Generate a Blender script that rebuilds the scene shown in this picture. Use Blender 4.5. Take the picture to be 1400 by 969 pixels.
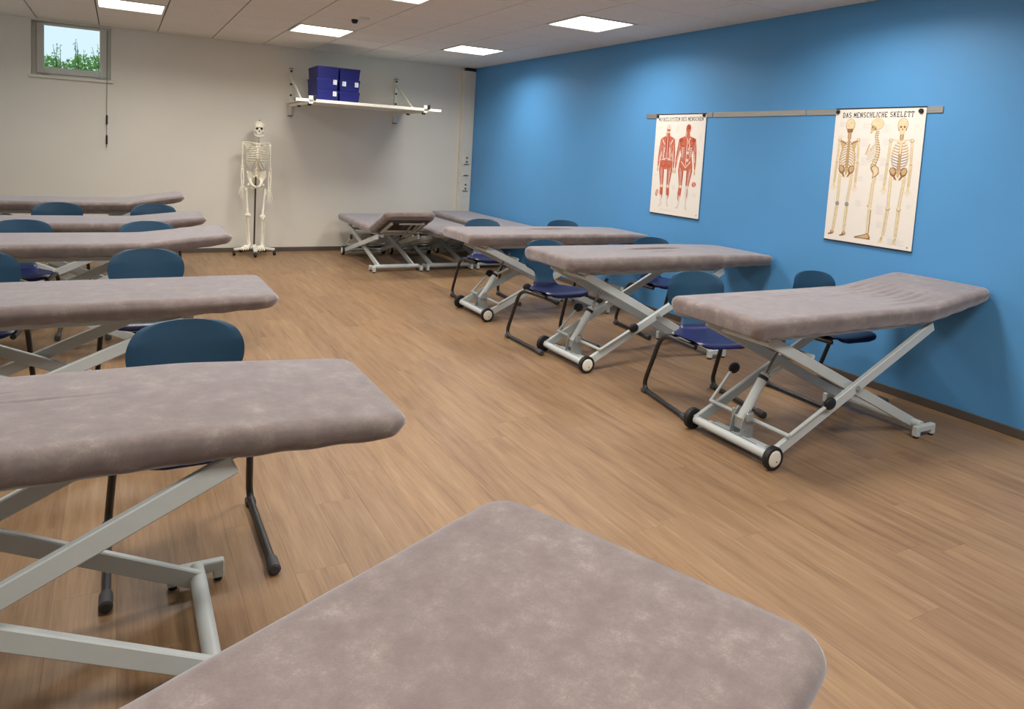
import bpy, math, random
from mathutils import Vector, Matrix

for o in list(bpy.data.objects): bpy.data.objects.remove(o)
SC = bpy.context.scene
COL = SC.collection
PI = math.pi
rnd = random.Random(7)

# ------------------------------------------------------------------ room numbers
XW, YB, H = 4.759, 9.919, 2.75          # right (blue) wall, back wall, ceiling
XL, YF = -2.6, -2.6                      # left wall, wall behind the camera
TILE = 0.625
GX0 = XW - 0.5956                        # first ceiling grid line from the blue wall
GY0 = 4.0194 + 0.008                     # a ceiling grid line across the room

# ------------------------------------------------------------------ camera
F_PX, CX, CY = 973.9, 683.0, 294.8
YAW, PITCH, ROLL, CAM_H = 0.4938, 0.0910, -0.0563, 1.537
cam_d = bpy.data.cameras.new('camera'); cam = bpy.data.objects.new('camera', cam_d); COL.objects.link(cam)
cam_d.sensor_fit = 'HORIZONTAL'; cam_d.sensor_width = 36.0
cam_d.lens = F_PX / 1400 * 36.0
cam_d.shift_x = (700 - CX) / 1400.0
cam_d.shift_y = -(484.5 - CY) / 1400.0
cam_d.clip_start = 0.05; cam_d.clip_end = 200
fw = Vector((math.sin(YAW), math.cos(YAW), 0)); rt = Vector((math.cos(YAW), -math.sin(YAW), 0)); dn = Vector((0, 0, -1))
f2 = fw * math.cos(PITCH) + dn * math.sin(PITCH); d2 = dn * math.cos(PITCH) - fw * math.sin(PITCH)
r3 = rt * math.cos(ROLL) + d2 * math.sin(ROLL); d3 = d2 * math.cos(ROLL) - rt * math.sin(ROLL)
m = Matrix((( r3.x, -d3.x, -f2.x), (r3.y, -d3.y, -f2.y), (r3.z, -d3.z, -f2.z))).to_4x4()
m.translation = Vector((0, 0, CAM_H)); cam.matrix_world = m
SC.camera = cam

# ------------------------------------------------------------------ world, exposure
wd = bpy.data.worlds.new('overcast_sky'); SC.world = wd; wd.use_nodes = True
bg = wd.node_tree.nodes['Background']
bg.inputs[0].default_value = (0.62, 0.81, 0.92, 1); bg.inputs[1].default_value = 1.15
SC.view_settings.view_transform = 'Standard'; SC.view_settings.look = 'None'
SC.view_settings.gamma = 1.0; SC.view_settings.use_curve_mapping = False
SC.view_settings.exposure = 0.13
LAMP_POWER = 21.0        # watts of each ceiling panel
LAMP_SPREAD = 155        # degrees
LAMP_COL = (1.0, 0.955, 0.90)

# ------------------------------------------------------------------ materials
def lin(c):
    c = c / 255.0
    return c / 12.92 if c <= 0.04045 else ((c + 0.055) / 1.055) ** 2.4
def rgb(r, g, b): return (lin(r), lin(g), lin(b), 1)
class MT:
    def __init__(s, name, col, rough=0.5, metal=0.0, spec=0.5):
        s.m = bpy.data.materials.new(name); s.m.use_nodes = True; s.nt = s.m.node_tree
        s.b = s.nt.nodes['Principled BSDF']
        s.b.inputs['Base Color'].default_value = col; s.b.inputs['Roughness'].default_value = rough
        s.b.inputs['Metallic'].default_value = metal; s.b.inputs['Specular IOR Level'].default_value = spec
    def n(s, t, **k):
        nd = s.nt.nodes.new(t)
        for a, v in k.items(): setattr(nd, a, v)
        return nd
    def l(s, a, b): s.nt.links.new(a, b)
    def coord(s, kind='Object', scale=(1, 1, 1)):
        t = s.n('ShaderNodeTexCoord'); mp = s.n('ShaderNodeMapping'); mp.inputs['Scale'].default_value = scale
        s.l(t.outputs[kind], mp.inputs[0]); return mp.outputs[0]
    def noise(s, vec, scale, detail=4, rough=0.55):
        nn = s.n('ShaderNodeTexNoise'); nn.inputs['Scale'].default_value = scale
        nn.inputs['Detail'].default_value = detail; nn.inputs['Roughness'].default_value = rough
        s.l(vec, nn.inputs['Vector']); return nn.outputs['Fac']
    def ramp(s, fac, stops):
        r = s.n('ShaderNodeValToRGB'); e = r.color_ramp.elements
        while len(e) < len(stops): e.new(0.5)
        for q, (p_, c_) in zip(e, stops): q.position = p_; q.color = c_
        s.l(fac, r.inputs[0]); return r.outputs[0]
    def bump(s, fac, strength, dist=0.002):
        bn = s.n('ShaderNodeBump'); bn.inputs['Strength'].default_value = strength; bn.inputs['Distance'].default_value = dist
        s.l(fac, bn.inputs['Height']); s.l(bn.outputs[0], s.b.inputs['Normal'])
M = {}
def plain(key, col, rough=0.5, metal=0.0, spec=0.5, vary=0.06, scale=9.0, bump=0.0, bscale=200):
    t = MT(key, col, rough, metal, spec)
    v = t.coord()
    if vary:
        f = t.noise(v, scale)
        lo = tuple(c * (1 - vary) for c in col[:3]) + (1,); hi = tuple(min(1, c * (1 + vary)) for c in col[:3]) + (1,)
        t.l(t.ramp(f, [(0.3, lo), (0.7, hi)]), t.b.inputs['Base Color'])
    if bump: t.bump(t.noise(v, bscale, 2), bump, 0.001)
    M[key] = t.m; return t
plain('wall_white', rgb(226, 221, 209), 0.75, vary=0.025, scale=1.3, bump=0.15, bscale=160)
plain('wall_blue', rgb(88, 154, 209), 0.5, spec=0.35, vary=0.03, scale=1.5, bump=0.12, bscale=160)
plain('trim_white', rgb(222, 218, 206), 0.45, vary=0.02)
plain('baseboard', rgb(88, 80, 72), 0.55, vary=0.06)
plain('ceiling_back', rgb(110, 102, 94), 0.9)
plain('tile', rgb(234, 229, 221), 0.9, spec=0.1, vary=0.035, scale=30, bump=0.4, bscale=260)
plain('frame_grey', rgb(200, 206, 204), 0.38, spec=0.5, vary=0.03)
plain('window_grey', rgb(214, 214, 206), 0.45, vary=0.03)
plain('black_rubber', rgb(26, 25, 25), 0.55, vary=0.1)
plain('chair_frame', rgb(38, 38, 40), 0.36, spec=0.5, vary=0.08)
plain('cap_grey', rgb(66, 66, 68), 0.6)
plain('chair_back', rgb(44, 80, 106), 0.42, spec=0.4, vary=0.04)
plain('chair_seat', rgb(27, 34, 84), 0.34, spec=0.5, vary=0.05)  # same shell material as the backrest; its reflections are put into this navy
plain('hub_white', rgb(236, 232, 216), 0.4, vary=0.02)
plain('steel', rgb(150, 148, 144), 0.3, metal=0.9, vary=0.06)
plain('zinc', rgb(178, 182, 182), 0.4, metal=0.6, vary=0.05)
plain('dark_steel', rgb(92, 78, 64), 0.35, metal=0.7, vary=0.06)
plain('bone', rgb(250, 243, 224), 0.5, spec=0.35, vary=0.07, scale=25)
plain('disc', rgb(190, 150, 84), 0.6, vary=0.1)
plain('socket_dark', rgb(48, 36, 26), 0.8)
plain('paper', rgb(240, 232, 222), 0.6, spec=0.3, vary=0.01)
plain('ink', rgb(42, 38, 36), 0.7, vary=0)
plain('ink_pale', rgb(214, 208, 206), 0.7, vary=0)
plain('p_bone', rgb(232, 212, 170), 0.7, vary=0.10, scale=40)
plain('p_bone2', rgb(206, 176, 126), 0.7, vary=0.12, scale=40)
plain('p_brown', rgb(148, 102, 66), 0.7, vary=0.15, scale=50)
plain('p_grey', rgb(150, 150, 158), 0.7, vary=0.05)
plain('p_red', rgb(202, 104, 74), 0.7, vary=0.16, scale=50)
plain('p_red2', rgb(174, 72, 50), 0.7, vary=0.16, scale=50)
plain('p_skin', rgb(224, 208, 196), 0.7, vary=0.08, scale=50)
plain('box_blue', rgb(22, 27, 104), 0.5, spec=0.4, vary=0.04)
plain('label_white', rgb(226, 228, 232), 0.6, vary=0.02)
plain('shelf_white', rgb(232, 228, 214), 0.45, vary=0.02)
plain('cord', rgb(120, 112, 104), 0.7)
plain('soil', rgb(96, 90, 66), 0.9, vary=0.2)
plain('leaf', rgb(128, 190, 92), 0.6, vary=0.35, scale=14)
plain('leaf_dark', rgb(84, 128, 92), 0.6, vary=0.25, scale=14)
plain('twig', rgb(84, 76, 56), 0.8)
for k_ in ('leaf', 'leaf_dark'):
    nt_ = M[k_].node_tree; pb_ = nt_.nodes['Principled BSDF']; tl_ = nt_.nodes.new('ShaderNodeBsdfTranslucent'); mx_ = nt_.nodes.new('ShaderNodeMixShader')
    tl_.inputs[0].default_value = rgb(150, 215, 110) if k_ == 'leaf' else rgb(90, 140, 100); mx_.inputs[0].default_value = 0.5
    nt_.links.new(pb_.outputs[0], mx_.inputs[1]); nt_.links.new(tl_.outputs[0], mx_.inputs[2]); nt_.links.new(mx_.outputs[0], nt_.nodes['Material Output'].inputs['Surface'])
# brushed aluminium
t = MT('aluminium', rgb(196, 192, 184), 0.34, 0.85)
f = t.noise(t.coord('Object', (1, 1.2, 160)), 6, 3); t.l(t.ramp(f, [(0.3, rgb(170, 166, 158)), (0.7, rgb(214, 211, 204))]), t.b.inputs['Base Color'])
M['aluminium'] = t.m
# velour cover: mottled grey-brown nap with a sheen
t = MT('velour', rgb(140, 128, 122), 0.9, 0, 0.12)
v = t.coord('Object'); f = t.noise(v, 15, 9, 0.72); f2_ = t.noise(v, 4.0, 4, 0.6); f3 = t.noise(v, 260, 2, 0.7)
def mad(x, k, y=None):
    q = t.n('ShaderNodeMath', operation='MULTIPLY_ADD'); t.l(x, q.inputs[0]); q.inputs[1].default_value = k
    if y is None: q.inputs[2].default_value = 0
    else: t.l(y, q.inputs[2])
    return q.outputs[0]
fm_ = mad(f, .62, mad(f2_, .22, mad(f3, .16)))
t.l(t.ramp(fm_, [(0.41, rgb(119, 106, 103)), (0.50, rgb(127, 115, 111)), (0.555, rgb(134, 122, 117)), (0.64, rgb(154, 143, 136))]), t.b.inputs['Base Color'])
t.b.inputs['Sheen Weight'].default_value = 0.75; t.b.inputs['Sheen Roughness'].default_value = 0.4
t.b.inputs['Sheen Tint'].default_value = (0.93, 0.93, 1.0, 1)
t.bump(f3, 0.3, 0.0012); M['velour'] = t.m
# wood-look floor plank, one random tone and grain offset per plank
t = MT('plank', rgb(170, 128, 90), 0.42, 0, 0.4)
geo = t.n('ShaderNodeNewGeometry'); oi = t.n('ShaderNodeObjectInfo')
off = t.n('ShaderNodeVectorMath', operation='SCALE'); cb = t.n('ShaderNodeCombineXYZ')
for k in range(3): t.l(oi.outputs['Random'], cb.inputs[k])
t.l(cb.outputs[0], off.inputs[0]); off.inputs['Scale'].default_value = 37.0
ad = t.n('ShaderNodeVectorMath', operation='ADD'); t.l(geo.outputs['Position'], ad.inputs[0]); t.l(off.outputs[0], ad.inputs[1])
mp = t.n('ShaderNodeMapping'); mp.inputs['Scale'].default_value = (1.0, 0.085, 1.0); t.l(ad.outputs[0], mp.inputs[0])
f1 = t.noise(mp.outputs[0], 22, 6, 0.62)
mp2 = t.n('ShaderNodeMapping'); mp2.inputs['Scale'].default_value = (1.0, 0.04, 1.0); t.l(ad.outputs[0], mp2.inputs[0])
f3 = t.noise(mp2.outputs[0], 120, 3, 0.6)
c1 = t.ramp(f1, [(0.25, rgb(120, 92, 66)), (0.45, rgb(145, 114, 83)), (0.62, rgb(154, 124, 92)), (0.8, rgb(168, 141, 110))])
c2 = t.ramp(f3, [(0.35, (0.86, 0.85, 0.84, 1)), (0.6, (1, 1, 1, 1)), (0.75, (1.08, 1.08, 1.08, 1))])
mul = t.n('ShaderNodeMixRGB', blend_type='MULTIPLY'); mul.inputs[0].default_value = 1; t.l(c1, mul.inputs[1]); t.l(c2, mul.inputs[2])
c3 = t.ramp(oi.outputs['Random'], [(0.0, (0.90, 0.88, 0.87, 1)), (0.5, (1.0, 1.0, 1.0, 1)), (1.0, (1.06, 1.05, 1.03, 1))])
mul2 = t.n('ShaderNodeMixRGB', blend_type='MULTIPLY'); mul2.inputs[0].default_value = 1; t.l(mul.outputs[0], mul2.inputs[1]); t.l(c3, mul2.inputs[2])
t.l(mul2.outputs[0], t.b.inputs['Base Color']); t.bump(f3, 0.12, 0.001); M['plank'] = t.m
# lamp diffuser
t = MT('diffuser', (1, 1, 1, 1)); t.b.inputs['Emission Color'].default_value = (1.0, 0.96, 0.90, 1); t.b.inputs['Emission Strength'].default_value = 4.5
M['diffuser'] = t.m
# thin window glass
t = MT('glass', (1, 1, 1, 1)); tr = t.n('ShaderNodeBsdfTransparent'); gl = t.n('ShaderNodeBsdfGlossy'); gl.inputs['Roughness'].default_value = 0.02
mx = t.n('ShaderNodeMixShader'); mx.inputs[0].default_value = 0.06; t.l(tr.outputs[0], mx.inputs[1]); t.l(gl.outputs[0], mx.inputs[2])
t.l(mx.outputs[0], t.nt.nodes['Material Output'].inputs['Surface']); M['glass'] = t.m

# ------------------------------------------------------------------ mesh helpers
class MB:
    def __init__(s): s.v = []; s.f = []; s.mi = []
    def add(s, vs, fs, mi=0):
        b = len(s.v); s.v += [tuple(x) for x in vs]; s.f += [tuple(i + b for i in q) for q in fs]; s.mi += [mi] * len(fs); return s
    def box(s, x0, y0, z0, x1, y1, z1, bev=0.0, mi=0):
        if bev <= 0:
            vs = [(x, y, z) for z in (z0, z1) for y in (y0, y1) for x in (x0, x1)]
            return s.add(vs, [(0, 2, 3, 1), (4, 5, 7, 6), (0, 1, 5, 4), (2, 6, 7, 3), (0, 4, 6, 2), (1, 3, 7, 5)], mi)
        b = min(bev, (x1 - x0) * .49, (y1 - y0) * .49, (z1 - z0) * .49)
        vs = []; idx = {}
        for i, X in enumerate((x0, x1)):
            for j, Y in enumerate((y0, y1)):
                for k, Z in enumerate((z0, z1)):
                    sx, sy, sz = (1 if i == 0 else -1), (1 if j == 0 else -1), (1 if k == 0 else -1)
                    idx[i, j, k, 0] = len(vs); vs.append((X, Y + sy * b, Z + sz * b))
                    idx[i, j, k, 1] = len(vs); vs.append((X + sx * b, Y, Z + sz * b))
                    idx[i, j, k, 2] = len(vs); vs.append((X + sx * b, Y + sy * b, Z))
        g = lambda i, j, k, a: idx[i, j, k, a]
        fs = []
        for i in (0, 1):
            q = [g(i, 0, 0, 0), g(i, 1, 0, 0), g(i, 1, 1, 0), g(i, 0, 1, 0)]; fs.append(q if i else q[::-1])
            q = [g(0, i, 0, 1), g(1, i, 0, 1), g(1, i, 1, 1), g(0, i, 1, 1)]; fs.append(q[::-1] if i else q)
            q = [g(0, 0, i, 2), g(1, 0, i, 2), g(1, 1, i, 2), g(0, 1, i, 2)]; fs.append(q if i else q[::-1])
        for i in (0, 1):
            for j in (0, 1):
                fs.append([g(i, j, 0, 0), g(i, j, 1, 0), g(i, j, 1, 1), g(i, j, 0, 1)])
                fs.append([g(i, 0, j, 0), g(i, 1, j, 0), g(i, 1, j, 2), g(i, 0, j, 2)])
                fs.append([g(0, i, j, 1), g(1, i, j, 1), g(1, i, j, 2), g(0, i, j, 2)])
        for i in (0, 1):
            for j in (0, 1):
                for k in (0, 1): fs.append([g(i, j, k, 0), g(i, j, k, 1), g(i, j, k, 2)])
        s.add(vs, fs, mi); s.fix = True; return s
    def beam(s, p0, p1, w, h, side=(0, 1, 0), bev=0.0, mi=0):
        p0, p1 = Vector(p0), Vector(p1); d = p1 - p0; L = d.length; d.normalize()
        sd = Vector(side); sd = (sd - d * sd.dot(d)).normalized(); up = d.cross(sd)
        t = MB(); t.box(0, -w / 2, -h / 2, L, w / 2, h / 2, bev)
        s.fix = True
        return s.add([p0 + d * a + sd * b + up * c for a, b, c in t.v], t.f, mi)
    def tube(s, pts, r, n=12, caps=True, closed=False, flat=1.0, mi=0):
        pts = [Vector(p) for p in pts]; N = len(pts); rs = r if isinstance(r, (list, tuple)) else [r] * N
        tg = []
        for i in range(N):
            a = pts[(i - 1) % N] if closed or i > 0 else pts[i]; b = pts[(i + 1) % N] if closed or i < N - 1 else pts[i]
            tg.append((b - a).normalized())
        u = Vector((0, 0, 1)) if abs(tg[0].z) < 0.9 else Vector((1, 0, 0))
        u = (u - tg[0] * u.dot(tg[0])).normalized(); vs = []
        for i in range(N):
            u = (u - tg[i] * u.dot(tg[i])).normalized(); w = tg[i].cross(u)
            for k in range(n):
                a = 2 * PI * k / n; vs.append(pts[i] + u * (math.cos(a) * rs[i] * flat) + w * (math.sin(a) * rs[i]))
        fs = []
        for i in range(N if closed else N - 1):
            for k in range(n):
                a = i * n + k; b = i * n + (k + 1) % n; c = ((i + 1) % N) * n + (k + 1) % n; d = ((i + 1) % N) * n + k
                fs.append((a, b, c, d))
        if caps and not closed:
            fs.append(tuple(range(n))[::-1]); fs.append(tuple(range((N - 1) * n, N * n)))
        return s.add(vs, fs, mi)
    def ell(s, c, r, nu=14, nv=9, mi=0, rot=None):
        vs = []; fs = []
        for j in range(nv + 1):
            ph = -PI / 2 + PI * j / nv
            for i in range(nu):
                a = 2 * PI * i / nu; p = Vector((r[0] * math.cos(ph) * math.cos(a), r[1] * math.cos(ph) * math.sin(a), r[2] * math.sin(ph)))
                if rot: p = rot @ p
                vs.append(Vector(c) + p)
        for j in range(nv):
            for i in range(nu): fs.append((j * nu + i, j * nu + (i + 1) % nu, (j + 1) * nu + (i + 1) % nu, (j + 1) * nu + i))
        return s.add(vs, fs, mi)
    def lathe(s, prof, c=(0, 0, 0), axis='z', n=24, mi=0):
        vs = []; fs = []; P = len(prof); c = Vector(c)
        for k in range(n):
            a = 2 * PI * k / n
            for r, h in prof:
                x, y = r * math.cos(a), r * math.sin(a)
                vs.append(c + Vector({'z': (x, y, h), 'y': (x, h, y), 'x': (h, x, y)}[axis]))
        for k in range(n):
            for i in range(P - 1): fs.append((k * P + i, ((k + 1) % n) * P + i, ((k + 1) % n) * P + i + 1, k * P + i + 1))
        s.fix = True
        return s.add(vs, fs, mi)
    def mesh(s, name, mats, smooth=35):
        me = bpy.data.meshes.new(name); me.from_pydata(s.v, [], s.f)
        for k in (mats if isinstance(mats, (list, tuple)) else [mats]): me.materials.append(M[k])
        if any(s.mi):
            for p_, i in zip(me.polygons, s.mi): p_.material_index = i
        import bmesh
        bm = bmesh.new(); bm.from_mesh(me)
        bmesh.ops.remove_doubles(bm, verts=bm.verts, dist=1e-6)
        bmesh.ops.recalc_face_normals(bm, faces=bm.faces); bm.to_mesh(me); bm.free()
        if smooth:
            for p_ in me.polygons: p_.use_smooth = True
            me.set_sharp_from_angle(angle=math.radians(smooth))
        me.update(); return me
    def build(s, name, mats, parent=None, smooth=35):
        return link(name, s.mesh(name, mats, smooth), parent)
def link(name, data, parent=None, loc=None):
    o = bpy.data.objects.new(name, data); COL.objects.link(o); o.parent = parent
    if loc: o.location = loc
    return o
def tag(o, label, cat, group=None, kind=None):
    if label: o['label'] = label
    if cat: o['category'] = cat
    if group: o['group'] = group
    if kind: o['kind'] = kind
    return o
def empty(name, loc, rz=0):
    o = link(name, None); o.empty_display_size = 0.1; o.location = loc; o.rotation_euler = (0, 0, rz); return o
def struct(o): o['kind'] = 'structure'; return o
def copy_tree(o, parent=None):
    c = o.copy(); COL.objects.link(c); c.parent = parent
    for ch in list(o.children): copy_tree(ch, c)
    return c
def fillet(pts, r, n=6):
    pts = [Vector(p) for p in pts]; out = [pts[0]]
    for i in range(1, len(pts) - 1):
        a, b, c = pts[i - 1], pts[i], pts[i + 1]; u = (a - b).normalized(); w = (c - b).normalized()
        rr = min(r, (a - b).length * .45, (c - b).length * .45); p0, p2 = b + u * rr, b + w * rr
        for k in range(n + 1):
            q = k / n; out.append(p0 * (1 - q) ** 2 + b * 2 * q * (1 - q) + p2 * q * q)
    return out + [pts[-1]]
# ================================================================== THE ROOM
# floor: sub-floor and wood-look planks
fl = struct(MB().box(XL - .2, YF - .2, -.12, XW + .2, YB + .2, -.006).build('floor', 'baseboard', smooth=0))
PW, PL, GAP = 0.186, 1.24, 0.0003
pm = MB().box(GAP / 2, GAP / 2, -.006, PW - GAP / 2, PL - GAP / 2, 0, 0.0003).mesh('plank', 'plank', 0)
rest = MB(); npl = 0
row = 0; x = XL
def in_view(xa, xb, ya, yb_):
    best = False
    for X in (xa, (xa + xb) / 2, xb):
        for Y in (ya, ya + PL * .33, ya + PL * .66, yb_):
            q = Vector((X, Y, 0)) - Vector((0, 0, CAM_H)); z = q.dot(f2)
            if z < .3: continue
            u = CX + F_PX * q.dot(r3) / z; v = CY + F_PX * q.dot(d3) / z
            if -20 < u < 1420 and 330 < v < 990: best = True
    return best
while x < XW - 0.01:
    y = YF - rnd.random() * PL
    while y < YB - 0.01:
        ya, yb_ = max(y, YF), min(y + PL, YB); xb = min(x + PW, XW)
        full = (yb_ - ya > PL - 1e-6) and (xb - x > PW - 1e-6)
        if yb_ - ya > .02:
            if in_view(x, xb, ya, yb_) and npl < 300:
                me = pm if full else MB().box(GAP / 2, GAP / 2, -.006, xb - x - GAP / 2, yb_ - ya - GAP / 2, 0, .0006).mesh('plank', 'plank', 0)
                link('plank', me, fl, (x, ya, 0)); npl += 1
            else:
                rest.box(x + GAP / 2, ya + GAP / 2, -.006, xb - GAP / 2, yb_ - GAP / 2, 0)
        y += PL
    x += PW
o = rest.build('plank_field', 'plank', fl, 0); o['kind'] = 'stuff'

# walls (with window openings)
W = 0.36
struct(MB().box(XW, YF - W, -.1, XW + W, YB + W, H + .25).build('wall_right', 'wall_blue', smooth=0))
WX0, WX1, WZ0, WZ1 = -0.90, -0.09, 2.115, 2.735
b = MB(); b.box(XL - W, YB, -.1, WX0, YB + W, H + .25); b.box(WX1, YB, -.1, XW, YB + W, H + .25)
b.box(WX0, YB, -.1, WX1, YB + W, WZ0); b.box(WX0, YB, WZ1, WX1, YB + W, H + .25)
struct(b.build('wall_back', 'wall_white', smooth=0))
LWIN = [(-1.6, .2), (.7, 2.5), (3.0, 4.8), (5.3, 7.1), (7.6, 9.4)]
b = MB(); ys = [YF - W] + [q for w_ in LWIN for q in w_] + [YB + W]
for i in range(0, len(ys), 2): b.box(XL - W, ys[i], -.1, XL, ys[i + 1], H + .25)
for a, c in LWIN: b.box(XL - W, a, -.1, XL, c, 1.3); b.box(XL - W, a, 2.7, XL, c, H + .25)
struct(b.build('wall_left', 'wall_white', smooth=0))
struct(MB().box(XL - W, YF - W, -.1, XW + W, YF, H + .25).build('wall_front', 'wall_white', smooth=0))
BH = 0.056
struct(MB().box(XW - .012, YF, 0, XW, YB - .012, BH, .003).build('baseboard_right', 'baseboard', smooth=0))
struct(MB().box(XL, YB - .012, 0, XW - .012, YB, BH, .003).build('baseboard_back', 'baseboard', smooth=0))
struct(MB().box(XL, YF, 0, XL + .012, YB - .012, BH, .003).build('baseboard_left', 'baseboard', smooth=0))
struct(MB().box(XL + .012, YF, 0, XW - .012, YF + .012, BH, .003).build('baseboard_front', 'baseboard', smooth=0))

# windows of the left wall (out of frame, they let the daylight in)
def side_window(n, a, c):
    z0, z1 = 1.3, 2.7
    fr = MB()
    for q in ((a, z0, a + .06, z1), (c - .06, z0, c, z1), (a + .06, z0, c - .06, z0 + .06), (a + .06, z1 - .06, c - .06, z1)):
        fr.box(XL - .2, q[0], q[1], XL - .14, q[2], q[3], .004)
    w_ = struct(fr.build('window_%d' % n, 'window_grey'))
    MB().box(XL - .175, a + .06, z0 + .06, XL - .169, c - .06, z1 - .06).build('pane', 'glass', w_, 0)
    MB().box(XL - .14, a - .03, z0 - .02, XL + .03, c + .03, z0, .004).build('window_sill', 'trim_white', w_)
for i, (a, c) in enumerate(LWIN): side_window(i + 2, a, c)

# the window of the back wall
fr = MB(); y0, y1 = YB + .12, YB + .19
for q in ((WX0, WZ0, WX0 + .055, WZ1), (WX1 - .055, WZ0, WX1, WZ1), (WX0 + .055, WZ0, WX1 - .055, WZ0 + .03), (WX0 + .055, WZ1 - .012, WX1 - .055, WZ1)):
    fr.box(q[0], y0, q[1], q[2], y1, q[3], .004)
win = struct(fr.build('window_1', 'window_grey'))
s_ = MB(); a0, a1, c0, c1 = WX0 + .045, WX1 - .045, WZ0 + .026, WZ1 - .004
for q in ((a0, c0, a0 + .075, c1), (a1 - .075, c0, a1, c1), (a0 + .075, c0, a1 - .075, c0 + .075), (a0 + .075, c1 - .03, a1 - .075, c1)):
    s_.box(q[0], y0 - .02, q[1], q[2], y1 - .03, q[3], .006)
sash = s_.build('sash', 'window_grey', win)
MB().box(a0 + .075, y0 + .012, c0 + .075, a1 - .075, y0 + .018, c1 - .03).build('pane', 'glass', sash, 0)
for hx in (a0 + .06, a1 - .1):
    MB().box(hx, y0 - .035, c0 - .012, hx + .07, y0 - .02, c0 + .006, .003).tube([(hx + .035, y0 - .03, c0 + .012), (hx + .035, y0 - .03, c0 - .02)], .006, 8).build('hinge', 'zinc', win)
MB().box(WX0 - .02, YB - .035, WZ0 - .035, WX1 + .03, YB + .12, WZ0 - .001, .005).build('window_sill', 'trim_white', win)
# blind cord
cr = empty('blind_cord', (-0.128, YB - .05, 0)); tag(cr, 'thin pull cord with dark weights hanging beside the small window', 'cord')
MB().tube([(0, 0, 2.70), (0.002, 0, 2.3), (-.002, 0, 1.9), (0, 0, 1.31)], .0035, 6).build('string', 'cord', cr)
for za, zb in ((1.70, 1.58), (1.46, 1.34)):
    MB().lathe([(0, za), (.009, za - .004), (.011, za - .02), (.011, zb + .01), (0, zb)], n=10).build('weight', 'black_rubber', cr)
MB().box(-.012, .0, 2.68, .012, .05, 2.715, .003).build('cord_bracket', 'window_grey', cr)

# corner trunking with sockets on the back wall
b = MB().box(4.575, YB - .085, BH + .002, XW - .001, YB, 2.70, .004).box(4.565, YB - .06, BH + .002, 4.577, YB, 2.70, .002)
tr_ = struct(b.build('trim_1', 'trim_white'))
MB().box(4.60, YB - .08, 2.70, XW - .001, YB, 2.745).build('trunking_gap_shade', 'black_rubber', tr_, 0)  # shade of the gap under the ceiling, put in as a black block
for z0, z1, n in ((1.305, 1.43, 2), (1.135, 1.20, 1), (.90, 1.02, 2)):
    pl = MB().box(4.63, YB - .099, z0, 4.705, YB - .085, z1, .004).build('socket_plate', 'trim_white', tr_)
    for k in range(n):
        zc = z0 + (z1 - z0) * (k + .5) / n
        MB().lathe([(0, -.0018), (.015, -.0018), (.015, .002), (.018, .002), (.018, -.0005)], (4.668, YB - .099, zc), 'y', 14).build('socket_well', 'cap_grey' if n == 2 else 'trim_white', pl)
    MB().box(4.628, YB - .1, z0 - .007, 4.707, YB - .086, z0 - .001).build('socket_rim', 'cap_grey', pl, 0)

# ceiling: backing and square tiles
ce = struct(MB().box(XL - .1, YF - .1, H + .018, XW + .1, YB + .1, H + .12).build('ceiling', 'ceiling_back', smooth=0))
LIGHTS = [(i, k) for k in (-6, -2, 2, 6) for i in (0, 3, 6)]
g = .005
tm = MB().box(g, g, 0, TILE - g, TILE - g, .017, .004).mesh('ceiling_tile', 'tile', 0)
ix0 = -1; ix = ix0
while True:
    xr = GX0 - TILE * ix; xl = xr - TILE
    if xr <= XL: break
    for k in range(-11, 10):
        ya, yb_ = GY0 + TILE * k, GY0 + TILE * (k + 1)
        if (ix, k) in LIGHTS: continue
        xa, xb, y0_, y1_ = max(xl, XL), min(xr, XW), max(ya, YF), min(yb_, YB)
        if xb - xa < .03 or y1_ - y0_ < .03: continue
        full = xb - xa > TILE - 1e-6 and y1_ - y0_ > TILE - 1e-6
        me = tm if full else MB().box(g, g, 0, xb - xa - g, y1_ - y0_ - g, .017, .004).mesh('ceiling_tile', 'tile', 0)
        link('ceiling_tile', me, ce, (xa, y0_, H))
    ix += 1
# ceiling light panels
def lamp_label(i, k):
    c = {0: 'above the right-hand table row', 3: 'above the middle aisle', 6: 'above the left-hand table row'}[i]
    r = {6: 'nearest the white back wall', 2: 'second row from the back wall', -2: 'third row from the back wall', -6: 'fourth row from the back wall'}[k]
    return 'lit square ceiling panel %s, %s' % (c, r)
fm = MB(); e = .008; r_ = .022
for q in ((e, e, TILE - e, e + r_), (e, TILE - e - r_, TILE - e, TILE - e), (e, e + r_, e + r_, TILE - e - r_), (TILE - e - r_, e + r_, TILE - e, TILE - e - r_)):
    fm.box(q[0], q[1], -.006, q[2], q[3], .016, .002)
fme = fm.mesh('frame', 'trim_white'); dme = MB().box(e + r_, e + r_, .002, TILE - e - r_, TILE - e - r_, .012).mesh('diffuser', 'diffuser', 0)
ld = bpy.data.lights.new('lamp', 'AREA'); ld.shape = 'SQUARE'; ld.size = TILE - .08; ld.energy = LAMP_POWER; ld.color = LAMP_COL; ld.spread = math.radians(LAMP_SPREAD)
for i, k in LIGHTS:
    t_ = empty('ceiling_light', (GX0 - TILE * (i + 1), GY0 + TILE * k, H)); tag(t_, lamp_label(i, k), 'ceiling light', 'square ceiling light panels')
    link('frame', fme, t_); link('diffuser', dme, t_)
    link('lamp', ld, t_, (TILE / 2, TILE / 2, -.001))
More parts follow.
